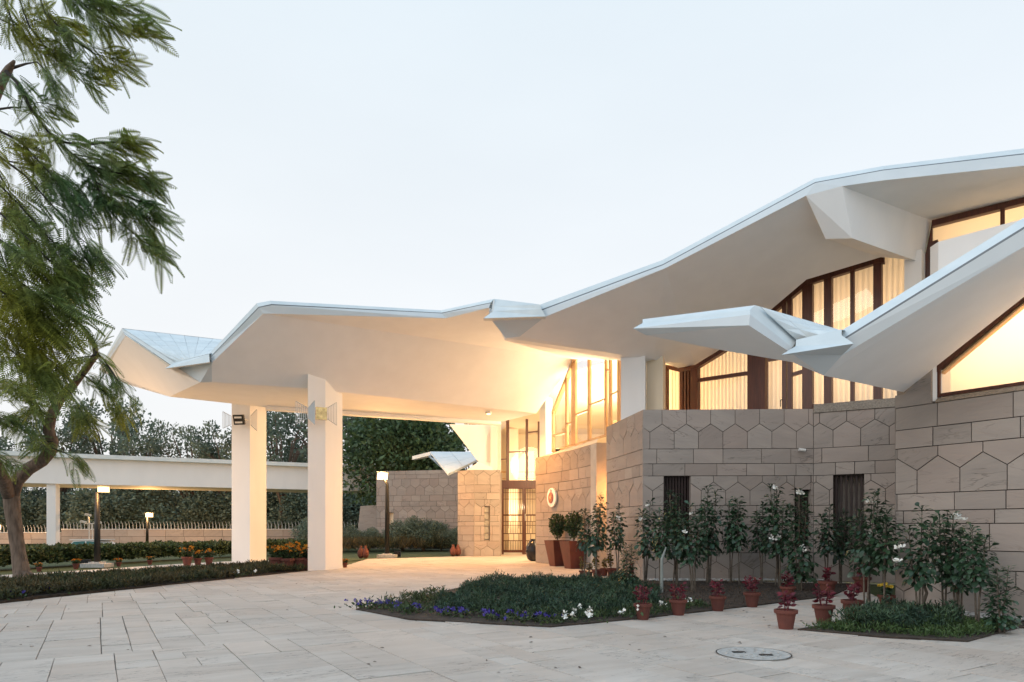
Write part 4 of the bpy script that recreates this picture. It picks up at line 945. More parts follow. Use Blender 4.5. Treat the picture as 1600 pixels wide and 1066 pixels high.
def square_planter(base, H, w0, w1, rz, label, plant_h, seed):
    e = empty('planter', base, rz, label=label, cat='planter', group='tall square planters by the entrance'); mb = MB()
    a = [(-w0/2, -w0/2, 0), (w0/2, -w0/2, 0), (w0/2, w0/2, 0), (-w0/2, w0/2, 0)]; b = [(x*w1/w0, y*w1/w0, H) for x, y, z in a]; c = [(x*(w1-.08)/w0, y*(w1-.08)/w0, H) for x, y, z in a]; d = [(x*(w1-.1)/w0, y*(w1-.1)/w0, H-.08) for x, y, z in a]
    strip(mb, a+a[:1], b+b[:1], 0); strip(mb, b+b[:1], c+c[:1], 0); strip(mb, c+c[:1], d+d[:1], 0); mb.face(a); mb.build('pot', planterm, e)
    mb = MB(); mb.face(d); mb.build('soil', soil, e)
    mb = MB(); mb.tube([(0, 0, H-.1), (.02, .0, H+.25), (.0, 0, H+plant_h*.6)], [.03, .025, .015], 6)
    for k in range(7):
        a_ = k*2.4; mb.tube([(0, 0, H+.1+.04*k), (.13*math.cos(a_), .13*math.sin(a_), H+plant_h*.5), (.22*math.cos(a_), .22*math.sin(a_), H+plant_h*.8)], [.012, .01, .006], 5)
    mb.build('stem', twig, e)
    n = 900; r = RNG.random(n)**.4; d_ = rdir(n); pos = d_*r[:, None]*np.array([[.33, .33, plant_h*.46]])+np.array([[0, 0, H+plant_h*.56]]); t = (pos[:, 2]-H)/plant_h
    pos[:, :2] *= (.45+.62*np.clip(t, 0, 1))[:, None]
    me = big_mesh('foliage', [scatter(*OVAL, pos, d_*.7+rdir(n)*.7+np.array([[0, 0, .2]]), RNG.uniform(0, 6, n), RNG.uniform(.07, .12, n))])
    link('foliage', me, hedgeleaf, e); return e
square_planter(G(871, 884.5), .93, .42, .72, R(24), 'tall rust-red square planter with a clipped bush, nearer the door', .92, 1)
square_planter(G(896, 888.5), .93, .44, .72, R(24), 'tall rust-red square planter with a bush, farther from the door', .95, 2)
mc = G(1177, 1022); mce = empty('manhole_cover', mc, label='round iron manhole cover set in the paving', cat='manhole cover')
mb = MB(); mb.lathe((0, 0, -.02), [(.385, 0), (.385, .029), (.36, .031), (.355, .027)], 40); mb.build('cover_plate', iron, mce)
mb = MB(); seg = 40
for i in range(seg):
    a, b = 2*math.pi*i/seg, 2*math.pi*(i+1)/seg
    mb.face([(r*math.cos(t), r*math.sin(t), .009) for r, t in ((.385, a), (.40, a), (.40, b), (.385, b))])
mb.build('ring_gap', black, mce)
mb = MB()
for r in (.10, .19, .28):
    for i in range(int(r*60)):
        a = i*2*math.pi/int(r*60); mb.box((r*math.cos(a)-.012, r*math.sin(a)-.012, .008), (r*math.cos(a)+.012, r*math.sin(a)+.012, .0145))
mb.build('studs', iron, mce, kind='stuff')
for x, y in ((-.14, .06), (.10, -.11)):
    mb = MB(); mb.box((x-.07, y-.03, .009), (x+.07, y+.03, .0155)); mb.build('lift_slot', black, mce)
wc = empty('wall_camera', pD.at(sD(1250, pD, 17.86), 3.42, .0), label='tiny pale camera high on the garden wall above the slot', cat='camera'); mb = MB()
mb.tube([(0, 0, 0), (0, -.1, -.02)], [.02, .02], 6); mb.tube([(-.08, -.12, .0), (.09, -.13, -.02)], [.04, .04], 8); mb.build('camera_body', enamel, wc)
mb = MB(); mb.tube([(.09, -.13, -.02), (.105, -.13, -.02)], [.03, .03], 8); mb.build('lens', black, wc)
Yc = 44.0
cp = empty('camera_post', (gx(142, Yc), Yc, 0), label='white twin-pole mast with three surveillance cameras above the hedge', cat='camera mast'); sc = Yc/FPX
for dx in (-2.5, 2.5): mb = MB(); mb.tube([(dx*sc, 0, 0), (dx*sc, 0, (HOR-818)*sc+EYE)], [.035, .035], 8); mb.build('pole', enamel, cp)
mb = MB(); mb.box((-8*sc, -.05, EYE+5*sc), (9*sc, .05, EYE+6.5*sc)); mb.build('crossbar', enamel, cp); mb = MB(); mb.tube([(-3*sc, 0, EYE+6*sc), (-4*sc, 0, EYE+18*sc)], [.04, .04], 6); mb.build('arm', enamel, cp)
for x, z, d in ((-2, 19, 1), (-9, 8, -1), (14, 8, 1)):
    c = MB(); c.tube([((x-5)*sc, -.1, EYE+(z+1)*sc), ((x+5)*sc, -.25, EYE+(z-.6)*sc)], [.085, .085], 8); c.build('camera', enamel, cp)
cr = empty('parked_car', (gx(145, 42), 42, 0), label='white car mostly hidden behind the hedge below the camera mast', cat='car'); k = 42/FPX
def carz(y): return EYE-(y-HOR)*k
prof = [(-1.6, .35), (-1.6, .62), (-1.0, .70), (-.75, .98), (-.1, 1.02), (.7, .98), (1.15, .72), (1.6, .66), (1.6, .3)]
mb = MB(); mb.prism([(x, -.7, z*.99-.45) for x, z in prof], (0, 1.4, 0)); mb.build('body', carpaint, cr)
mb = MB(); mb.prism([(-.92, -.705, .27), (-.72, -.705, .46), (-.05, -.705, .50), (-.05, -.705, .27)], (0, -.01, 0)); mb.build('window', carglass, cr)
mb = MB(); mb.prism([(.05, -.705, .27), (.05, -.705, .50), (.65, -.705, .47), (.95, -.705, .27)], (0, -.01, 0)); mb.build('window', carglass, cr)
mb = MB(); mb.box((-.95, -.75, .56), (.95, .75, .60)); mb.build('roof', enamel, cr)
for x in (-.95, 1.0):
    mb = MB(); mb.tube([(x, -.76, -.1), (x, -.5, -.1)], [.3, .3], 14); mb.build('wheel', black, cr)
cr.location.z = .06
bxs = MB(); bxs.box((-.16, -.1, 0), (.16, .1, .26)); bxs.tube([(0, -.1, .13), (0, -.16, .13)], [.1, .1], 8)
for x, y, lb in ((134, 886, 'small black ground light beside the post at the left path'), (621, 870, 'small black ground light on the lawn before the far wall')):
    o = mesh_obj('ground_light', bxs.v, bxs.f, black, label=lb, cat='light fitting'); o.location = G(x, y)

# ================================================================== POTTED PLANTS
def pot_geo(h=.29, r0=.10, r1=.155):
    mb = MB(); mb.lathe((0, 0, 0), [(r0, 0), (r1*.90, h*.80), (r1*1.06, h*.81), (r1*1.09, h*.86), (r1*1.09, h), (r1*.93, h), (r1*.9, h*.90)], 18); return mb
def coleus(kind, hh, seed):
    """stems, a spread of leaves, perhaps flowers, standing in a pot 0.29 m high"""
    r = np.random.default_rng(seed); st = MB(); lv = []; fl = []
    ns = {'red': 4, 'tall': 4, 'mari': 8, 'small': 3, 'yel': 5}[kind]
    for i in range(ns):
        a = r.uniform(0, 6.28); sp = {'red': .10, 'tall': .10, 'mari': .17, 'small': .05, 'yel': .08}[kind]*r.uniform(.4, 1.2); H = hh*r.uniform(.6, 1)
        p0 = Vector((.03*math.cos(a), .03*math.sin(a), .25)); p2 = Vector((sp*math.cos(a), sp*math.sin(a), .27+H)); p1 = (p0+p2)/2+Vector((r.normal(0, .015), r.normal(0, .015), 0))
        st.tube([p0, p1, p2], [.008, .007, .004], 5); nl = {'red': 14, 'tall': 30, 'mari': 40, 'small': 16, 'yel': 30}[kind]
        t = r.uniform(.25 if kind != 'mari' else .05, 1, nl)
        for tt in t:
            p = (p0.lerp(p1, tt*2) if tt < .5 else p1.lerp(p2, tt*2-1)); d = rdir(1, -.5, .6)[0]; lv.append((p, d))
        if kind == 'mari':
            for _ in range(3): fl.append(p2+Vector((r.normal(0, .05), r.normal(0, .05), r.uniform(-.04, .07))))
        if kind == 'yel': fl += [p2+Vector((r.normal(0, .03), r.normal(0, .03), .03)) for _ in range(2)]
    n = len(lv); size = {'red': .085, 'tall': .075, 'mari': .08, 'small': .05, 'yel': .07}[kind]
    pos = np.array([tuple(p) for p, d in lv]); dd = np.array([d for p, d in lv]); pos = pos+dd*.02
    return st, big_mesh('leaves', [scatter(*OVAL, pos, dd, r.uniform(0, 6, n), r.uniform(size*.7, size*1.3, n))]), fl
def flower_mesh(pts, r_, m, name, parent):
    lob = []; n = len(pts)*14; base = np.repeat(np.array([tuple(p) for p in pts]), 14, 0); d = rdir(n, -.2, 1)
    me = big_mesh(name, [scatter([(0, 0, 0), (.5, .7, 0), (0, 1, .1), (-.5, .7, 0)], [(0, 1, 2, 3)], base, d, RNG.uniform(0, 6, n), np.full(n, r_))]); return link(name, me, m, parent, kind='stuff')
PROTO = {}
def proto(kind, hh, seed, leafm, scale=1):
    e = empty('potted_plant', (0, -60, 0)); pg = pot_geo(); mesh = pg.build('pot', terracotta, e, smooth=False)
    mb = MB(); mb.lathe((0, 0, .24), [(.13, 0), (.12, .012)], 14); mb.build('soil', soil, e)
    st, me, fl = coleus(kind, hh, seed); st.build('stem', twig if kind != 'red' else redleaf, e); link('leaves', me, leafm, e)
    if fl: flower_mesh(fl, .034 if kind == 'mari' else .05, orange if kind == 'mari' else yellow, 'flowers', e)
    reg(e); PROTO[(kind, seed)] = [e, False]; return e
def place(kind, seed, x, y, wpx, label, cat='potted plant', group=None, rz=None):
    e, used = PROTO[(kind, seed)]; o = copy_tree(e) if used else e; PROTO[(kind, seed)][1] = True
    g = G(x, y); o.location = g; s = wpx*g.y/FPX/.338; o.scale = (s, s, s); o.rotation_euler = (0, 0, random.uniform(0, 6.3) if rz is None else rz)
    tag(o, label, cat, group); return o
proto('red', .42, 1, redleaf); proto('red', .34, 2, redleaf); proto('red', .30, 3, redleaf); proto('tall', .62, 4, paleleaf); proto('tall', .5, 5, paleleaf); proto('mari', .30, 6, hedgeleaf); proto('yel', .22, 8, shrubleaf); proto('mari', .22, 9, hedgeleaf)
gp = 'potted red coleus along the garden path'; ordn = ['leftmost', 'second', 'third', 'fourth']
for (kd, sd_, x, y, w), lb in zip([('red', 1, 1004.5, 968, 29), ('red', 2, 1060, 961.5, 28.5), ('red', 2, 1121.5, 954.5, 27), ('red', 1, 1175, 948.5, 26.5), ('red', 3, 1228, 983, 35.5), ('red', 2, 1287, 974.5, 34), ('red', 3, 1331.5, 966, 33), ('yel', 8, 1385, 952, 26), ('red', 2, 1231, 937, 24), ('red', 3, 1293, 932, 28), ('red', 3, 1347, 925, 27)],
    ['tall red coleus pot at the near corner of the large bed, leftmost of row', 'second pot of red coleus from the left along the bed edge', 'third pot of red coleus from the left along the bed edge', 'fourth pot of red coleus from the left along the bed edge', 'terracotta pot of purple coleus standing alone nearest the manhole cover', 'pot of red coleus in the middle of the three on the paved path', 'pot of red coleus touching the small bed by the near wall', 'pot of yellow flowers in the corner beside the near wall', 'pot half hidden directly behind the purple coleus', 'pot of dark coleus at the back of the path, before the slatted window', 'wide pot at the rear of the path beside the bay wall']):
    place(kd, sd_, x, y, w, lb, group=gp if kd == 'red' else None)
ge = 'pots gathered beside the square planters'
for x, y, w, k, lb in [(910.5, 902.5, 12.5, ('tall', 4), 'small terracotta pot right beside the square planters'), (920.5, 904, 12.5, ('tall', 5), 'second small pot from the square planters, partly overlapped'), (933, 905, 17.5, ('tall', 4), 'largest pot in the cluster by the entrance wall'), (944, 900, 14, ('tall', 5), 'pot tucked at the back of the cluster by the entrance wall'), (956, 903, 17.5, ('tall', 4), 'pot of reddish stems near the bright wall slot'), (975, 899, 15, ('tall', 5), 'pot behind the shrub at the corner wall'), (991, 903.5, 15, ('red', 2), 'pot standing apart at the foot of the corner wall')]:
    place(k[0], k[1], x, y, w, lb, group=ge)
gm = 'potted marigolds by the portico columns'
for i, (x, y, w) in enumerate([(433, 893, 26), (449, 893, 24), (465, 892, 24), (476, 891.5, 22), (440, 887.5, 22), (456, 887, 22), (471, 886.5, 21)]):
    place('mari', 6 if i % 2 else 9, x, y, w, 'orange marigold pot, %s of those massed between the two portico columns' % ['front leftmost', 'front second from left', 'front third from left', 'front rightmost', 'back leftmost', 'back middle', 'back rightmost'][i], group=gm)
for x, y, w, lb in [(292.5, 884.5, 17, 'leftmost of three marigold pots left of the far column'), (309, 883.5, 13, 'middle of three marigold pots left of the far column'), (326.5, 883, 14, 'marigold pot nearest the far portico column')]: place('mari', 6, x, y, w, lb, group='three marigold pots on the path')
for x, y, w, lb in [(61, 893.5, 9, 'small marigold pot just right of the big tree trunk'), (118.5, 889.5, 10.5, 'small flower pot left of the lamp post block'), (185.5, 885.5, 8.5, 'small marigold pot right of the lamp post block'), (234, 882.5, 8.5, 'small flower pot farthest right on the left path'), (539, 887, 9, 'small pot peeping out behind the near portico column')]: place('mari', 9, x, y, w, lb, group='small pots along the left path')
jar = MB(); jar.lathe((0, 0, 0), [(.07, 0), (.15, .12), (.16, .28), (.09, .42), (.05, .5), (.06, .56)], 14)
for x, y, lb in ((564, 872.5, 'left clay jar of the pair near the tall lamp post'), (571, 872.5, 'right clay jar of the pair near the tall lamp post'), (708, 869.2, 'left clay jar of the pair at the lit door wall corner'), (715.5, 869, 'right clay jar of the pair at the lit door wall corner')):
    o = mesh_obj('clay_jar', jar.v, jar.f, terracotta, smooth=True, label=lb, cat='jar', group='clay jars on the lawn edge'); o.location = G(x, y)

# ================================================================== SHRUBS WITH WHITE FLOWERS
def shrub_proto(name, H, wid, crown0, nst, seed, nleaf=330):
    r = np.random.default_rng(seed); e = empty(name, (0, -70, 0)); st = MB(); pos, dr, rl, sz = [], [], [], []; tips = []
    for i in range(nst):
        a = r.uniform(0, 6.28); sp = wid*.5*r.uniform(.15, .75) if nst > 1 else .05; h = H*r.uniform(.78, 1) if i else H
        p = [Vector((.03*math.cos(a)*i, .03*math.sin(a)*i, 0)), Vector((sp*.3*math.cos(a), sp*.3*math.sin(a), h*.33)), Vector((sp*.75*math.cos(a), sp*.75*math.sin(a), h*.66)), Vector((sp*math.cos(a), sp*math.sin(a), h))]
        st.tube(p, [.022, .018, .013, .007], 6); tips.append(p[3]); n = int(nleaf/nst)
        t = np.sort(r.uniform(crown0, 1.0, n)); ph = r.uniform(0, 6)
        for k, tt in enumerate(t):
            q = tt*3; ii = min(2, int(q)); pp = p[ii].lerp(p[ii+1], q-ii); az = ph+k*2.4+r.normal(0, .3); u = (tt-crown0)/(1-crown0)
            el = -.25+.95*u**2+r.normal(0, .2); br = wid*.42*(1-u)**.6*r.uniform(0, .75)
            d = Vector((math.cos(az)*math.cos(el), math.sin(az)*math.cos(el), math.sin(el))); pp = pp+Vector((math.cos(az), math.sin(az), .25))*br
            pos.append(pp); dr.append(d); rl.append(r.normal(0, .35)); sz.append(r.uniform(.13, .25)*(1-.2*u))
        for _ in range(4):
            tt = r.uniform(crown0+.05, .8); q = tt*3; ii = min(2, int(q)); a0 = p[ii].lerp(p[ii+1], q-ii); az = r.uniform(0, 6.28); st.tube([a0, a0+Vector((math.cos(az)*wid*.2, math.sin(az)*wid*.2, .12))], [.008, .004], 4)
    st.build('stem', twig, e)
    me = big_mesh('leaves', [scatter(*SPOON, np.array([tuple(x) for x in pos]), np.array([tuple(x) for x in dr]), np.array(rl), np.array(sz))]); link('leaves', me, shrubleaf, e)
    reg(e); return [e, False, H, tips]
SH = [shrub_proto('white_flowered_shrub', 2.0, .72, .40, 3, 21, 340), shrub_proto('white_flowered_shrub', 2.0, .62, .46, 2, 22, 260), shrub_proto('white_flowered_shrub', 2.0, .80, .36, 4, 23, 400), shrub_proto('white_flowered_shrub', 2.0, .5, .42, 1, 24, 200), shrub_proto('white_flowered_shrub', 2.0, .9, .10, 4, 25, 420)]
def flowers_at(parent, lst, s=1.0):
    for p in lst:
        n = 12; c = np.array([tuple(p)])+RNG.normal(0, .028, (3, 3)); base = np.repeat(c, 4, 0)[:n]; d = rdir(n, -.2, .9)
        me = big_mesh('flower', [scatter([(0, 0, 0), (.32, .55, .0), (.15, 1, .05), (-.22, .9, .05), (-.3, .5, 0)], [(0, 1, 2, 3, 4)], base, d, RNG.uniform(0, 6, n), np.full(n, .062*s))]); link('flower', me, whitep, parent, kind='stuff')
def place_shrub(k, x, y, ytop, label, flw=(), wx=1.0, lean=0):
    e, used, H, tips = SH[k]; o = copy_tree(e) if used else e; SH[k][1] = True
    g = G(x, y); h = (y-ytop)*g.y/FPX; s = h/H; o.location = g; o.scale = (s**.5*.84*wx, s**.5*.84*wx, s); o.rotation_euler = (0, lean, random.uniform(0, 6.28) if not lean else 0)
    tag(o, label, 'shrub', 'white-flowered shrubs along the stone walls')
    return o
def free_flower(x, y, Y, owner):
    p = P(x, y, Y); bpy.context.view_layer.update(); q = owner.matrix_world.inverted() @ p; s = 1/owner.scale[0]; flowers_at(owner, [q], s)
SHR = [(3, 913, 905, 796, 'slender shrub just right of the square planters', 1), (0, 930, 906, 777, 'tall shrub in front of the bright slot in the wall', 1), (1, 966, 906, 794, 'slim shrub before the corner wall, right of the bright slot', 1), (4, 981, 922, 852, 'small low shrub at the back of the large bed', .6),
       (0, 1008, 912, 786, 'bushy shrub with a white flower at the corner of the garden wall', 1.05), (1, 1031, 921, 800, 'shrub just left of the dark slatted window', 1.0), (2, 1057, 917, 772, 'dense shrub standing before the dark slatted window', 1.0), (0, 1083, 926, 790, 'shrub with long bare stems right of the dark window', 1.0),
       (2, 1108, 912, 765, 'tallest shrub in the middle of the garden wall', 1.0), (1, 1141, 912, 790, 'shrub with a bare lower stem at mid wall', 1.0), (3, 1155, 914, 778, 'thin shrub with a looped stem beside the gap at mid wall', 1.2), (1, 1191, 914, 792, 'shrub right of the gap at mid wall', 1.0), (2, 1217, 918, 762, 'tall shrub topped by a white flower before the narrow slot', 1.0), (4, 1249, 924, 768, 'shrub leafy down to the ground before the narrow slot', .85),
       (1, 1292, 916, 796, 'dark shrub in shade left of the wide slatted window', 1.15), (0, 1312, 914, 800, 'dark shrub right before the wide slatted window', .9), (2, 1354, 951, 772, 'tall pale shrub with a white flower left of the near wall edge', .92), (1, 1381, 955, 800, 'leaning shrub at the edge of the near wall', 1.0),
       (0, 1436, 972, 795, 'leftmost shrub in the small bed by the near wall', .95), (1, 1474, 968, 808, 'second shrub from the left in the small bed', .95), (2, 1497, 972, 806, 'white-flowered shrub in the middle of the small bed', .9), (1, 1526, 984, 826, 'right shrub of the tall group in the small bed', 1.0), (4, 1563, 990, 887, 'low shrub leaning out at the right edge of the picture', .95)]
SO = [place_shrub(*s) for s in SHR]
bpy.context.view_layer.update()
for x, y, Y, i in [(1012, 790, 16.9, 4), (1001, 813, 16.8, 4), (1043, 844, 15.4, 6), (1071, 831, 14.5, 7), (1079, 805, 14.5, 7), (1213, 762, 15.8, 12), (1206, 838, 15.6, 12), (1216, 838, 15.6, 12), (1248, 769, 14.8, 13), (1252, 770, 14.8, 13), (1255, 855, 14.7, 13), (1358, 783, 11.7, 16), (1362, 835, 11.7, 16), (1404, 856, 10.2, 18), (1495, 808, 10.0, 20), (1503, 811, 10.0, 20), (966, 812, 18.0, 2), (1401, 876, 10.2, 18)]: free_flower(x, y, Y, SO[i])
# cut pole in the bed
mb = MB(); mb.tube([(0, 0, 0), (0, 0, .72), (.03, 0, .80), (.09, 0, .98)], [.035, .03, .028, .012], 7); o = mb.build('bare_stake', mat('grey_stake', (.30, .33, .31), rough=.8), label='bare grey-green cut stake standing in the large bed', cat='stake'); o.location = G(1034, 928)
mb = MB(); mb.tube([(0, 0, 0), (.0, 0, .25), (.05, 0, .4), (.0, 0, .55), (-.04, 0, .62)], [.03, .026, .024, .02, .015], 7); o = mb.build('dead_sapling', twig, label='crooked bare stem between the shrubs at the near wall', cat='sapling'); o.location = G(1443, 968)

# ================================================================== BEDS, GROUND COVER, PEBBLES
def bed(name, poly, z):
    return sheet(name, poly, z, soil, .06)
bed('planting_bed', BED_L, .02); bed('planting_bed', BED_R, .022); bed('planting_bed', BED_C, .022)
SPRIG = ([(0, 0, 0), (.10, .5, .1), (0, 1, .0), (-.10, .5, .1)], [(0, 1, 2, 3)])
def cover(name, poly, n, hfun, label, m, cat, size=(.06, .11), per=7, tall=.12, tpl=SPRIG, zlo=.1, spread=.8):
    c = in_poly(poly, n); z = np.array([hfun(x, y) for x, y in c]); ok = z > .02; c, z = c[ok], z[ok]; n = len(c); zz = z*(1-RNG.random(n)**2*.75)
    base = np.repeat(np.stack([c[:, 0], c[:, 1], zz], 1), per, 0); nn = len(base); d = rdir(nn, zlo-.3, 1)*np.array([[spread, spread, 1]])+np.array([[0, 0, .35]])
    base += RNG.normal(0, .03, (nn, 3)); base[:, 2] = np.maximum(base[:, 2], .02)
    me = big_mesh(name, [scatter(*tpl, base, d, RNG.uniform(0, 6, nn), RNG.uniform(*size, nn))])
    return link(name, me, m, label=label, cat=cat, kind='stuff')
from mathutils import noise as mnoise
def lump(x, y, f=1.6): return mnoise.noise(Vector((x*f, y*f, 3.3)))
JP = [G(668, 958), G(700, 925), G(780, 913), G(880, 911), G(990, 914), G(1020, 925), G(1060, 940), G(1020, 962), G(930, 968), G(860, 972), G(760, 966)]
_cl = [(q[0], q[1], random.uniform(.22, .45), random.uniform(.10, .30)) for q in in_poly(JP, 120)]
def hj(x, y):
    return max([.0]+[h*(1-((x-a)**2+(y-b)**2)/(r*r)) for a, b, r, h in _cl if abs(x-a) < r and abs(y-b) < r])*(1+.35*lump(x, y, 5))
cover('ground_cover', JP, 9500, hj, 'blue-green juniper spreading over the large bed', junip, 'ground cover', (.045, .10), 8)
cover('ground_cover', [G(575, 953), G(640, 934), G(700, 925), G(668, 958), G(640, 965)], 260, lambda x, y: .05+.20*max(0, lump(x, y, 2.2)), 'sparse low green plants at the tip of the large bed', hedgeleaf, 'ground cover', (.06, .1), 7)
cover('ground_cover', [G(860, 978), G(760, 966), G(930, 964), G(1060, 944), G(1130, 950), G(1005, 966)], 420, lambda x, y: .06+.10*max(0, lump(x, y, 2.2)), 'low green plants along the near edge of the large bed', hedgeleaf, 'ground cover', (.05, .09), 7)
cover('dry_litter', [G(1040, 946), G(1128, 952), G(1190, 945), G(1300, 931), G(1322, 918), G(1100, 913), G(1020, 916)], 1500, lambda x, y: .045+.02*lump(x, y, 3), 'dry leaf litter on the bare soil under the shrubs', mat('litter_leaf', (.09, .065, .05), (.05, .038, .03), scale=6, rough=.9, island=.5), 'litter', (.03, .06), 3, zlo=-.2)
cover('ground_cover', [G(1300, 984), G(1340, 974), G(1375, 962), G(1440, 962), G(1500, 968), G(1500, 985), G(1400, 992)], 620, lambda x, y: .17+.16*lump(x, y, 2.5), 'dark green clumps filling the small bed by the near wall', junip, 'ground cover', (.06, .11), 8)
cover('ground_cover', [G(1255, 985), G(1310, 976), G(1400, 985), G(1570, 975), G(1588, 984), G(1512, 1001), G(1380, 994)], 620, lambda x, y: .03+.13*max(0, lump(x, y, 3)+.15), 'light green seedlings along the front edge of the small bed', mat('seedling_leaf', (.065, .115, .03), (.05, .09, .03), scale=3, rough=.5, island=.4), 'ground cover', (.045, .08), 8)
cover('ground_cover', BED_L, 7600, lambda x, y: .15+.10*lump(x, y, 1.0)+.08*lump(x, y, 3), 'brown-green ground cover filling the long left bed', bedleaf, 'ground cover', (.08, .15), 7)
hp = [G(-160, 902), G(0, 892), G(160, 882.5), G(360, 870.5), G(482, 866), G(482, 864), G(360, 867.5), G(160, 878), G(0, 886.5), G(-160, 895)]
hg = cover('hedge', hp, 9000, lambda x, y: .62+.14*lump(x, y, .8)+.10*lump(x, y, 2.6), 'loose green hedge running behind the left path', hedgeleaf, 'hedge', (.08, .15), 6, zlo=-.4, tpl=OVAL)
tg = cover('tall_grass', [G(482, 862.5), G(540, 864), G(712, 860.5), G(712, 857.8), G(540, 859), G(482, 858.5)], 2600, lambda x, y: .55+.2*lump(x, y, 1.0), 'brownish tall grass strip at the foot of the far stone wall', mat('dry_grass', (.085, .065, .03), (.05, .06, .025), scale=1, rough=.8, island=.5), 'grass', (.25, .5), 4, zlo=.5, tpl=([(-.04, 0, 0), (.04, 0, 0), (.0, 1, .2)], [(0, 1, 2)]))
# pansies and small white flowers
def pansy(x, y, n, label, m=violet, s=.04, group='violet pansies edging the beds', spread=.16, h=.13, Yz=0):
    g = G(x, y); e = empty('pansy_clump', g, label=label, cat='flowers', group=group); c = np.stack([RNG.normal(0, spread, n), RNG.normal(0, spread*.5, n), RNG.uniform(h*.7, h*1.25, n)], 1); b = np.repeat(c, 5, 0); k = len(b)
    face = np.repeat(RNG.normal(0, .4, (n, 3))+np.array([[0, -.8, .5]]), 5, 0); ang = np.tile(np.arange(5)*1.2566, n); B = basis(face, np.zeros(k)); d = B[:, :, 0]*np.cos(ang)[:, None]+B[:, :, 2]*np.sin(ang)[:, None]
    me = big_mesh('petals', [scatter([(0, 0, 0), (.4, .6, 0), (0, 1, .0), (-.4, .6, 0)], [(0, 1, 2, 3)], b, d+face*.15, np.zeros(k)+RNG.uniform(0, 3, k), np.full(k, s))]); link('petals', me, m, e, kind='stuff')
    nl = n*7; pl_ = np.stack([RNG.normal(0, spread*1.1, nl), RNG.normal(0, spread*.6, nl), RNG.uniform(.02, h*.8, nl)], 1)
    link('leaves', big_mesh('leaves', [scatter(*OVAL, pl_, rdir(nl, -.1, 1), RNG.uniform(0, 6, nl), RNG.uniform(.04, .08, nl))]), hedgeleaf, e)
for x, y, n, lb in [(572, 952, 13, 'violet pansies at the pointed left tip of the large bed'), (598, 953, 11, 'violet pansies second from the tip of the large bed'), (634, 958, 8, 'few violet pansies in the sparse part of the large bed'), (664, 961, 5, 'violet pansies where the juniper begins'), (704, 964, 14, 'wide violet pansy clump along the bed front'), (735, 967, 6, 'scattered violet pansies left of the bed middle'), (778, 971, 7, 'violet pansies at the bed middle'), (806, 973, 6, 'violet pansies right of the bed middle'), (828, 974, 5, 'violet pansies near the front corner of the large bed'), (852, 976, 8, 'violet pansies at the front corner of the large bed'), (6, 938, 14, 'violet pansies at the far left edge of the long bed'), (77, 929, 7, 'violet pansies near the trunk side of the long bed')]: pansy(x, y, n, lb)
for x, y, n, lb in [(884, 976, 3, 'pair of white flowers right of the large bed corner'), (909, 968, 3, 'white flowers standing higher in the juniper'), (930, 976, 2, 'single small white flower low on the bed edge'), (978, 969, 3, 'white flowers left of the first coleus pot'), (1041, 958, 2, 'white flower beside the first coleus pot'), (1082, 950, 2, 'white flower right of the second coleus pot'), (372, 903, 3, 'white flowers at the end of the long left bed'), (388, 901, 2, 'white flower nearest the portico in the long left bed')]: pansy(x, y, n, lb, whitep, .055, 'small white flowers in the beds', .10, .16)
# pebbles along the wall foot
def pebbles(name, poly, n, label):
    c = in_poly(poly, n); pv = [(1, 0, 0), (.3, .9, 0), (-.8, .5, 0), (-.8, -.5, 0), (.3, -.9, 0), (.4, 0, .55), (-.35, .1, .6)]; pf = [(0, 1, 5), (1, 6, 5), (1, 2, 6), (2, 3, 6), (3, 4, 6), (4, 5, 6), (4, 0, 5)]
    s = RNG.uniform(.02, .045, n); a = RNG.uniform(0, 6.28, n); d = np.stack([np.cos(a), np.sin(a), np.zeros(n)], 1)
    link(name, big_mesh(name, [scatter(pv, pf, np.stack([c[:, 0], c[:, 1], np.full(n, .024)+RNG.uniform(0, .03, n)], 1), d, np.zeros(n), np.stack([s, s*RNG.uniform(.7, 1.2, n), s*.9], 1))]), pebblem, label=label, cat='pebbles', kind='stuff')
pebbles('pebbles', [(3.45, 17.9), (8.0, 17.75), (8.0, 17.45), (3.5, 17.55)], 1500, 'white pebble strip at the foot of the garden wall')
pebbles('pebbles', [pC.at(.1, 0, .03), pC.at(pC.len, 0, .03), pC.at(pC.len, 0, .38), pC.at(.1, 0, .38)], 1100, 'grey-white pebble strip at the foot of the near wall')

# ================================================================== TREES
def rot_to(d): return Vector(d).to_track_quat('Y', 'Z')
# feathery leaf: a midrib with many narrow leaflets on both sides
fv, ff = [], []
NP = 18
for i in range(NP):
    t = .10+.9*i/(NP-1); L = .20*math.sin(math.pi*(.16+.80*t))**.7; zc = -.22*t*t; w = .019
    for s in (-1, 1):
        o = len(fv); tip = (s*L*.93, t+L*.42, zc-.035); fv += [(0, t-w, zc), (s*L*.5, t+L*.2-w*1.3, zc+.01), tip, (s*L*.5, t+L*.2+w*1.3, zc+.01)]; ff.append((o, o+1, o+2, o+3))
o = len(fv); fv += [(-.006, 0, 0), (.006, 0, 0), (.005, .5, -.055), (-.005, .5, -.055), (.002, 1.0, -.22), (-.002, 1.0, -.22)]; ff += [(o, o+1, o+2, o+3), (o+3, o+2, o+4, o+5)]
FR_V = fv; FR_F = ff
tree = empty('feathery_tree', G(42, 908), label='spreading feathery-leaved tree leaning in at the left edge', cat='tree'); t_inv = Matrix.Translation(-G(42, 908))
def tpart(o): o.parent = tree; o.matrix_parent_inverse = t_inv; return o
TY = 17.8
tr = MB(); g0 = G(42, 908)
def TP(x, y, Y): return P(x, y, Y)
trunk = [TP(38, 911, TY), TP(34, 896, TY), TP(29, 865, TY), TP(24, 830, TY), TP(19, 795, TY), TP(17, 768, TY)]
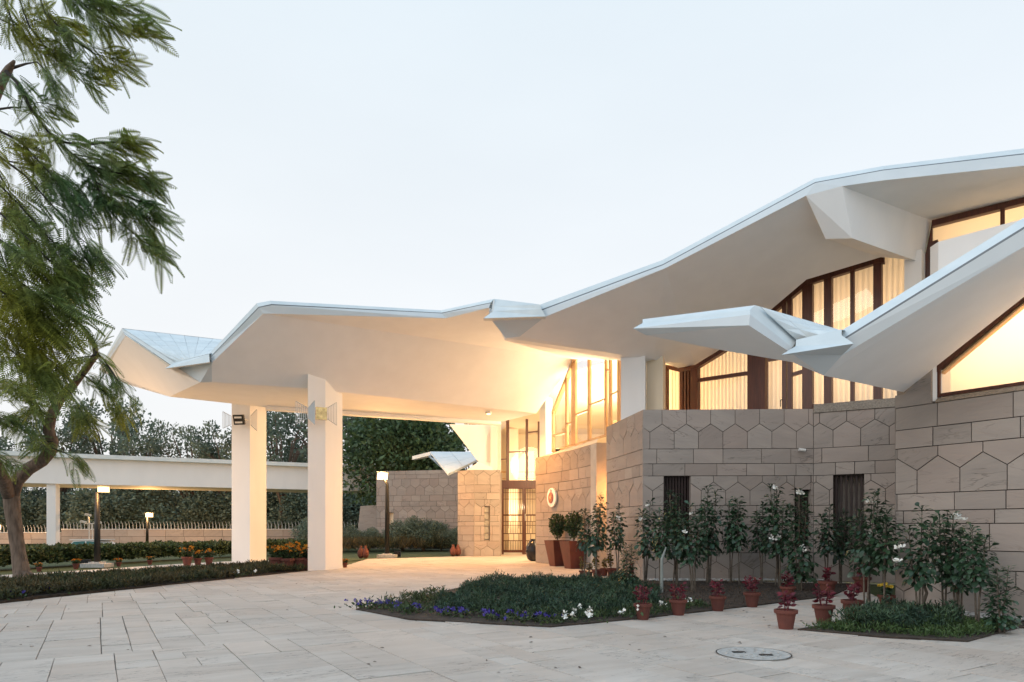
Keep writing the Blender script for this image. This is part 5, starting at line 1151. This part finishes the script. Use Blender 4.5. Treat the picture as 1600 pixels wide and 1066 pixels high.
rad = [17, 12, 10, 10, 11, 11.5]; tr.tube(trunk, [r*TY/FPX for r in rad], 16)
for a in (0.2, 1.5, 3.0, 4.6, 5.6): tr.tube([TP(33, 890, TY), TP(37, 904, TY)+Vector((math.cos(a)*.2, math.sin(a)*.2, 0)), TP(39, 912, TY)+Vector((math.cos(a)*.5, math.sin(a)*.4, -.05))], [.13, .11, .03], 8)
br1 = [(19, 775, 9.5), (26, 752, 9.5), (44, 733, 9.5), (66, 720, 9), (78, 706, 9), (82, 690, 8.5), (76, 672, 8), (80, 650, 7.5), (92, 626, 7), (108, 610, 6), (128, 585, 5), (150, 555, 4.5), (148, 540, 4), (132, 515, 3)]
tr.tube([TP(x, y, TY-.05*i) for i, (x, y, r) in enumerate(br1)], [r*TY/FPX for x, y, r in br1], 12)
br2 = [(15, 778, 9), (6, 750, 9), (-8, 725, 10), (-40, 690, 9), (-70, 600, 8), (-75, 450, 7), (-55, 300, 6.5), (-20, 180, 6), (2, 128, 5.5), (14, 108, 4), (22, 96, 1.5)]
tr.tube([TP(x, y, TY-.55*i*(1 if i < 10 else 1)) for i, (x, y, r) in enumerate(br2)], [r*TY/FPX for x, y, r in br2], 12)
tpart(tr.build('trunk', bark, smooth=True))
BR = [  # limbs (frame position, distance), thick to thin, and how many feather leaves each bears
    ([(14, 108), (40, 100), (58, 97)], 12.8, 2.8, 0, 0), ([(10, 112), (28, 130), (45, 165), (70, 200), (90, 222), (135, 258), (175, 272)], 12.8, 3.2, 70, .55),
    ([(-10, 172), (18, 168), (32, 168), (36, 150)], 12.8, 2, 14, .45), ([(90, 222), (140, 226), (185, 222), (205, 224)], 12.6, 1.6, 50, .6), ([(135, 258), (180, 270), (225, 278), (240, 285)], 12.5, 1.6, 60, .6), ([(135, 258), (150, 285), (160, 315), (190, 350), (225, 378), (248, 392)], 12.4, 2, 75, .58),
    ([(150, 285), (190, 305), (235, 320)], 12.3, 1.3, 45, .6), ([(160, 315), (205, 330), (245, 345)], 12.3, 1.3, 50, .6), ([(110, 240), (160, 250), (215, 262)], 12.6, 1.2, 40, .6),
    ([(50, -40), (70, 20), (110, 60), (150, 85), (190, 95)], 13.2, 1.8, 80, .6), ([(60, -40), (110, -5), (160, 5), (215, 10)], 13.0, 1.8, 60, .6), ([(90, -30), (150, 25), (200, 50), (228, 40)], 12.8, 1.4, 60, .6),
    ([(20, -30), (45, 40), (80, 85), (120, 112), (140, 118)], 13.4, 1.5, 60, .6), ([(0, -20), (25, 50), (60, 75), (100, 80)], 13.6, 1.5, 60, .6), ([(-20, 20), (20, 40), (60, 30), (110, 40)], 13.8, 1.2, 55, .65),
    ([(58, 97), (80, 120), (95, 150)], 12.9, 1.2, 30, .5), ([(45, 165), (60, 160), (90, 165)], 12.9, 1, 22, .5),
    ([(-20, 195), (30, 220), (70, 262), (105, 300), (130, 330)], 12.2, 2.2, 90, .62), ([(-20, 230), (40, 275), (90, 330), (125, 372), (150, 392)], 12.0, 2.0, 100, .64), ([(-20, 270), (30, 320), (75, 370), (110, 405)], 11.8, 2, 100, .66), ([(-20, 315), (30, 360), (75, 405), (110, 425), (128, 436)], 11.5, 1.8, 100, .66),
    ([(-20, 360), (35, 400), (80, 435), (115, 455)], 11.2, 1.8, 100, .68), ([(-20, 400), (30, 440), (70, 468), (105, 485)], 11.0, 1.6, 100, .7), ([(-20, 440), (30, 475), (60, 503), (90, 525)], 10.8, 1.6, 100, .7), ([(-20, 480), (25, 515), (55, 543), (78, 566)], 10.7, 1.5, 90, .68), ([(-20, 520), (20, 550), (50, 575), (75, 590)], 10.8, 1.3, 70, .62),
    ([(-15, 250), (15, 300), (35, 350), (50, 420)], 12.6, 1.5, 70, .65), ([(-15, 350), (10, 420), (30, 480)], 12.0, 1.4, 70, .65),
    ([(0, 250), (60, 260), (110, 285), (160, 300)], 12.5, 1.3, 55, .6),
    ([(150, 550), (162, 562), (178, 585), (195, 612), (212, 628)], 17.0, 1.8, 40, .62), ([(128, 585), (150, 600), (175, 625), (185, 640)], 17.0, 1.4, 45, .6), ([(108, 610), (125, 640), (140, 665)], 17.0, 1.2, 36, .62), ([(80, 700), (95, 705), (115, 715), (125, 725)], 17.2, 1, 24, .55), ([(82, 690), (70, 690), (55, 700)], 17.2, 1, 20, .5), ([(80, 650), (55, 640), (25, 650)], 17.2, 1.3, 44, .6), ([(92, 626), (60, 600), (30, 605)], 17.2, 1.4, 46, .6), ([(-30, 640), (5, 655), (40, 668)], 16.5, 1.2, 46, .6), ([(-30, 690), (0, 715), (22, 728)], 16.5, 1.1, 28, .5), ([(132, 515), (112, 490), (110, 470)], 16.8, 1.2, 36, .6), ([(150, 555), (146, 540), (150, 528)], 16.9, 1.2, 16, .45), ([(150, 555), (120, 560), (90, 575)], 16.9, 1.2, 40, .6), ([(-30, 590), (10, 600), (50, 625)], 16.0, 1.3, 46, .62)]
rf = np.random.default_rng(5); pos, dr, rl, sz = [], [], [], []; lim = MB()
for pts, Y, r0, n, fs in BR:
    p = [P(x, y, Y-.03*i+.15*math.sin(i*1.7+x)) for i, (x, y) in enumerate(pts)]; m_ = len(p)
    lim.tube(p, [max(.35, r0*(1-.8*i/(m_-1)))*Y/FPX for i in range(m_)], 6)
    for k in range(int(n*(.95 if fs < .64 else .62))):
        t = (rf.random()**.75)*(m_-1)*.999; i = int(t); a = p[i].lerp(p[i+1], t-i); tg_ = (p[i+1]-p[i]).normalized()
        out = Vector((rf.normal(.15, .45), rf.normal(-.1, .55), rf.normal(-.12, .30))); d = tg_*rf.uniform(.35, 1.0)+out*.75; d.z -= .10; d.normalize()
        st_ = a+Vector(rf.normal(0, .07, 3)); s = fs*rf.uniform(.72, 1.15)
        pos.append(st_); dr.append(d); rl.append(rf.normal(0, .6)); sz.append(s)
        if k % 4 == 0: lim.tube([a, st_+d*s*.12], [.006, .003], 3, cap=False)
tpart(lim.build('limbs', darkbark, kind='stuff')); 
tpart(link('crown', big_mesh('crown', [scatter(FR_V, FR_F, np.array([tuple(x) for x in pos]), np.array([tuple(x) for x in dr]), np.array(rl), np.array(sz))]), frondm))

def tree_proto(name, H, Rx, Rz, n, leaf, seed, m, lobes=14, trunk_h=.35, dens=.62, lob=(.34, .55)):
    r = np.random.default_rng(seed); e = empty(name, (0, -90, 0)); tb = MB(); hc = H-Rz
    tb.tube([(0, 0, -.1), (.1, 0, H*trunk_h*.5), (0, .1, H*trunk_h), (.1, 0, hc)], [.28, .22, .18, .1], 9); cs = []
    for i in range(lobes):
        d = rdir(1, -.75, .95)[0]; q = np.array([d[0]*Rx*dens, d[1]*Rx*dens, hc+d[2]*Rz*dens])*np.array([1, 1, 1]); cs.append((q, r.uniform(*lob)*Rx))
        tb.tube([(0, .05, H*trunk_h*r.uniform(.8, 1.2)), tuple((np.array([0, 0, hc*.9])+q)/2+r.normal(0, .2, 3)), tuple(q)], [.1, .06, .02], 6)
    tb.build('trunk', bark, e); pos, dd = [], []
    for q, rad_ in cs:
        k = n//lobes; d = rdir(k); rr = r.random(k)**.45; pos.append(q+d*(rr*rad_)[:, None]*np.array([[1, 1, .8]])+r.normal(0, .1, (k, 3))); dd.append(d+rdir(k)*.9)
    pos = np.concatenate(pos); dd = np.concatenate(dd); k = len(pos)
    link('crown', big_mesh('crown', [scatter(*OVAL, pos, dd, r.uniform(0, 6, k), r.uniform(leaf*.6, leaf*1.35, k))]), m, e); reg(e); return [e, False, H]
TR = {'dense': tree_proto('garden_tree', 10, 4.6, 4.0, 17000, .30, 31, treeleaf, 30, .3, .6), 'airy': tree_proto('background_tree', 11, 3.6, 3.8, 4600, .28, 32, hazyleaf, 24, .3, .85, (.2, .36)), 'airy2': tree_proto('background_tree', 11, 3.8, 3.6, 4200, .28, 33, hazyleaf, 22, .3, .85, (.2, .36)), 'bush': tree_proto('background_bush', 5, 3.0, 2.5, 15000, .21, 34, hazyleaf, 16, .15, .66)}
def place_tree(k, x, Y, ytop, label, wx=1.0, group='trees behind the walkway', rz=None, cat='tree'):
    e, used, H = TR[k]; o = copy_tree(e) if used else e; TR[k][1] = True; h = EYE+(HOR-ytop)*Y/FPX
    o.location = (gx(x, Y), Y, -.05); s = h/H; o.scale = (s*wx, s*wx, s); o.rotation_euler = (0, 0, random.uniform(0, 6.28) if rz is None else rz); tag(o, label, cat, group)
place_tree('dense', 628, 49.0, 622, 'dense dark green tree rising behind the far stone wall', 1.0)
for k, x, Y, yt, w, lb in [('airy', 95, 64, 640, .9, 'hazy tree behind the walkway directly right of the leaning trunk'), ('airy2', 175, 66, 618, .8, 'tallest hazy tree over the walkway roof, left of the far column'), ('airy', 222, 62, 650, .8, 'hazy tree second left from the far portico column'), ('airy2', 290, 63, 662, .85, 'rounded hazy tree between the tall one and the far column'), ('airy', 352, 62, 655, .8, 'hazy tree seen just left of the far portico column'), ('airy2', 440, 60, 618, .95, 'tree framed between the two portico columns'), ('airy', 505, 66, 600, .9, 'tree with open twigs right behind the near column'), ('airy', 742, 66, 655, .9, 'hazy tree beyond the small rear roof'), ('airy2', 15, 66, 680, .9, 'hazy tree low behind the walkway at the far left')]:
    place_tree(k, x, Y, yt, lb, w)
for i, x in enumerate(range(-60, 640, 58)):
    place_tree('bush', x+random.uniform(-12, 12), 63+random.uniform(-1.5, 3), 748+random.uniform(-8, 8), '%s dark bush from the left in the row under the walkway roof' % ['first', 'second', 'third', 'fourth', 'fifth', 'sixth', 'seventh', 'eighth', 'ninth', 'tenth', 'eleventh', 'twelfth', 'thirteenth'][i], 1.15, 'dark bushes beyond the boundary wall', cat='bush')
for x, Y, yt, lb in [(498, 41.5, 800, 'dark shrub right of the near column before the walkway'), (533, 41.5, 815, 'leafy shrub left of the tall lamp post'), (575, 42, 820, 'leafy shrub behind the tall lamp post'), (630, 42, 808, 'broad shrub against the middle of the far wall'), (662, 41.8, 802, 'tallest shrub against the far wall'), (690, 42, 822, 'narrow shrub right of the tallest one at the far wall'), (707, 41.6, 820, 'shrub at the lit corner of the door wall')]:
    place_tree('bush', x, Y, yt, lb, 1.05 if x != 690 else .7, 'shrubs before the far stone wall', cat='shrub')

# fallen leaves blown over the drive
_q = np.concatenate([in_poly([G(20, 1060), G(0, 960), G(480, 905), G(700, 940)], 26), in_poly([G(560, 1000), G(860, 990), G(1230, 1000), G(1100, 1060), G(500, 1060)], 18), in_poly([G(1050, 965), G(1230, 945), G(1380, 955), G(1240, 985)], 16)])
_n = len(_q); link('fallen_leaves', big_mesh('fallen_leaves', [scatter(*OVAL, np.stack([_q[:, 0], _q[:, 1], np.full(_n, .008)], 1), rdir(_n, -.05, .12), RNG.normal(0, .25, _n), RNG.uniform(.03, .07, _n))]), MATS['litter_leaf'], label='scattered dry fallen leaves on the paving', cat='leaves', kind='stuff')
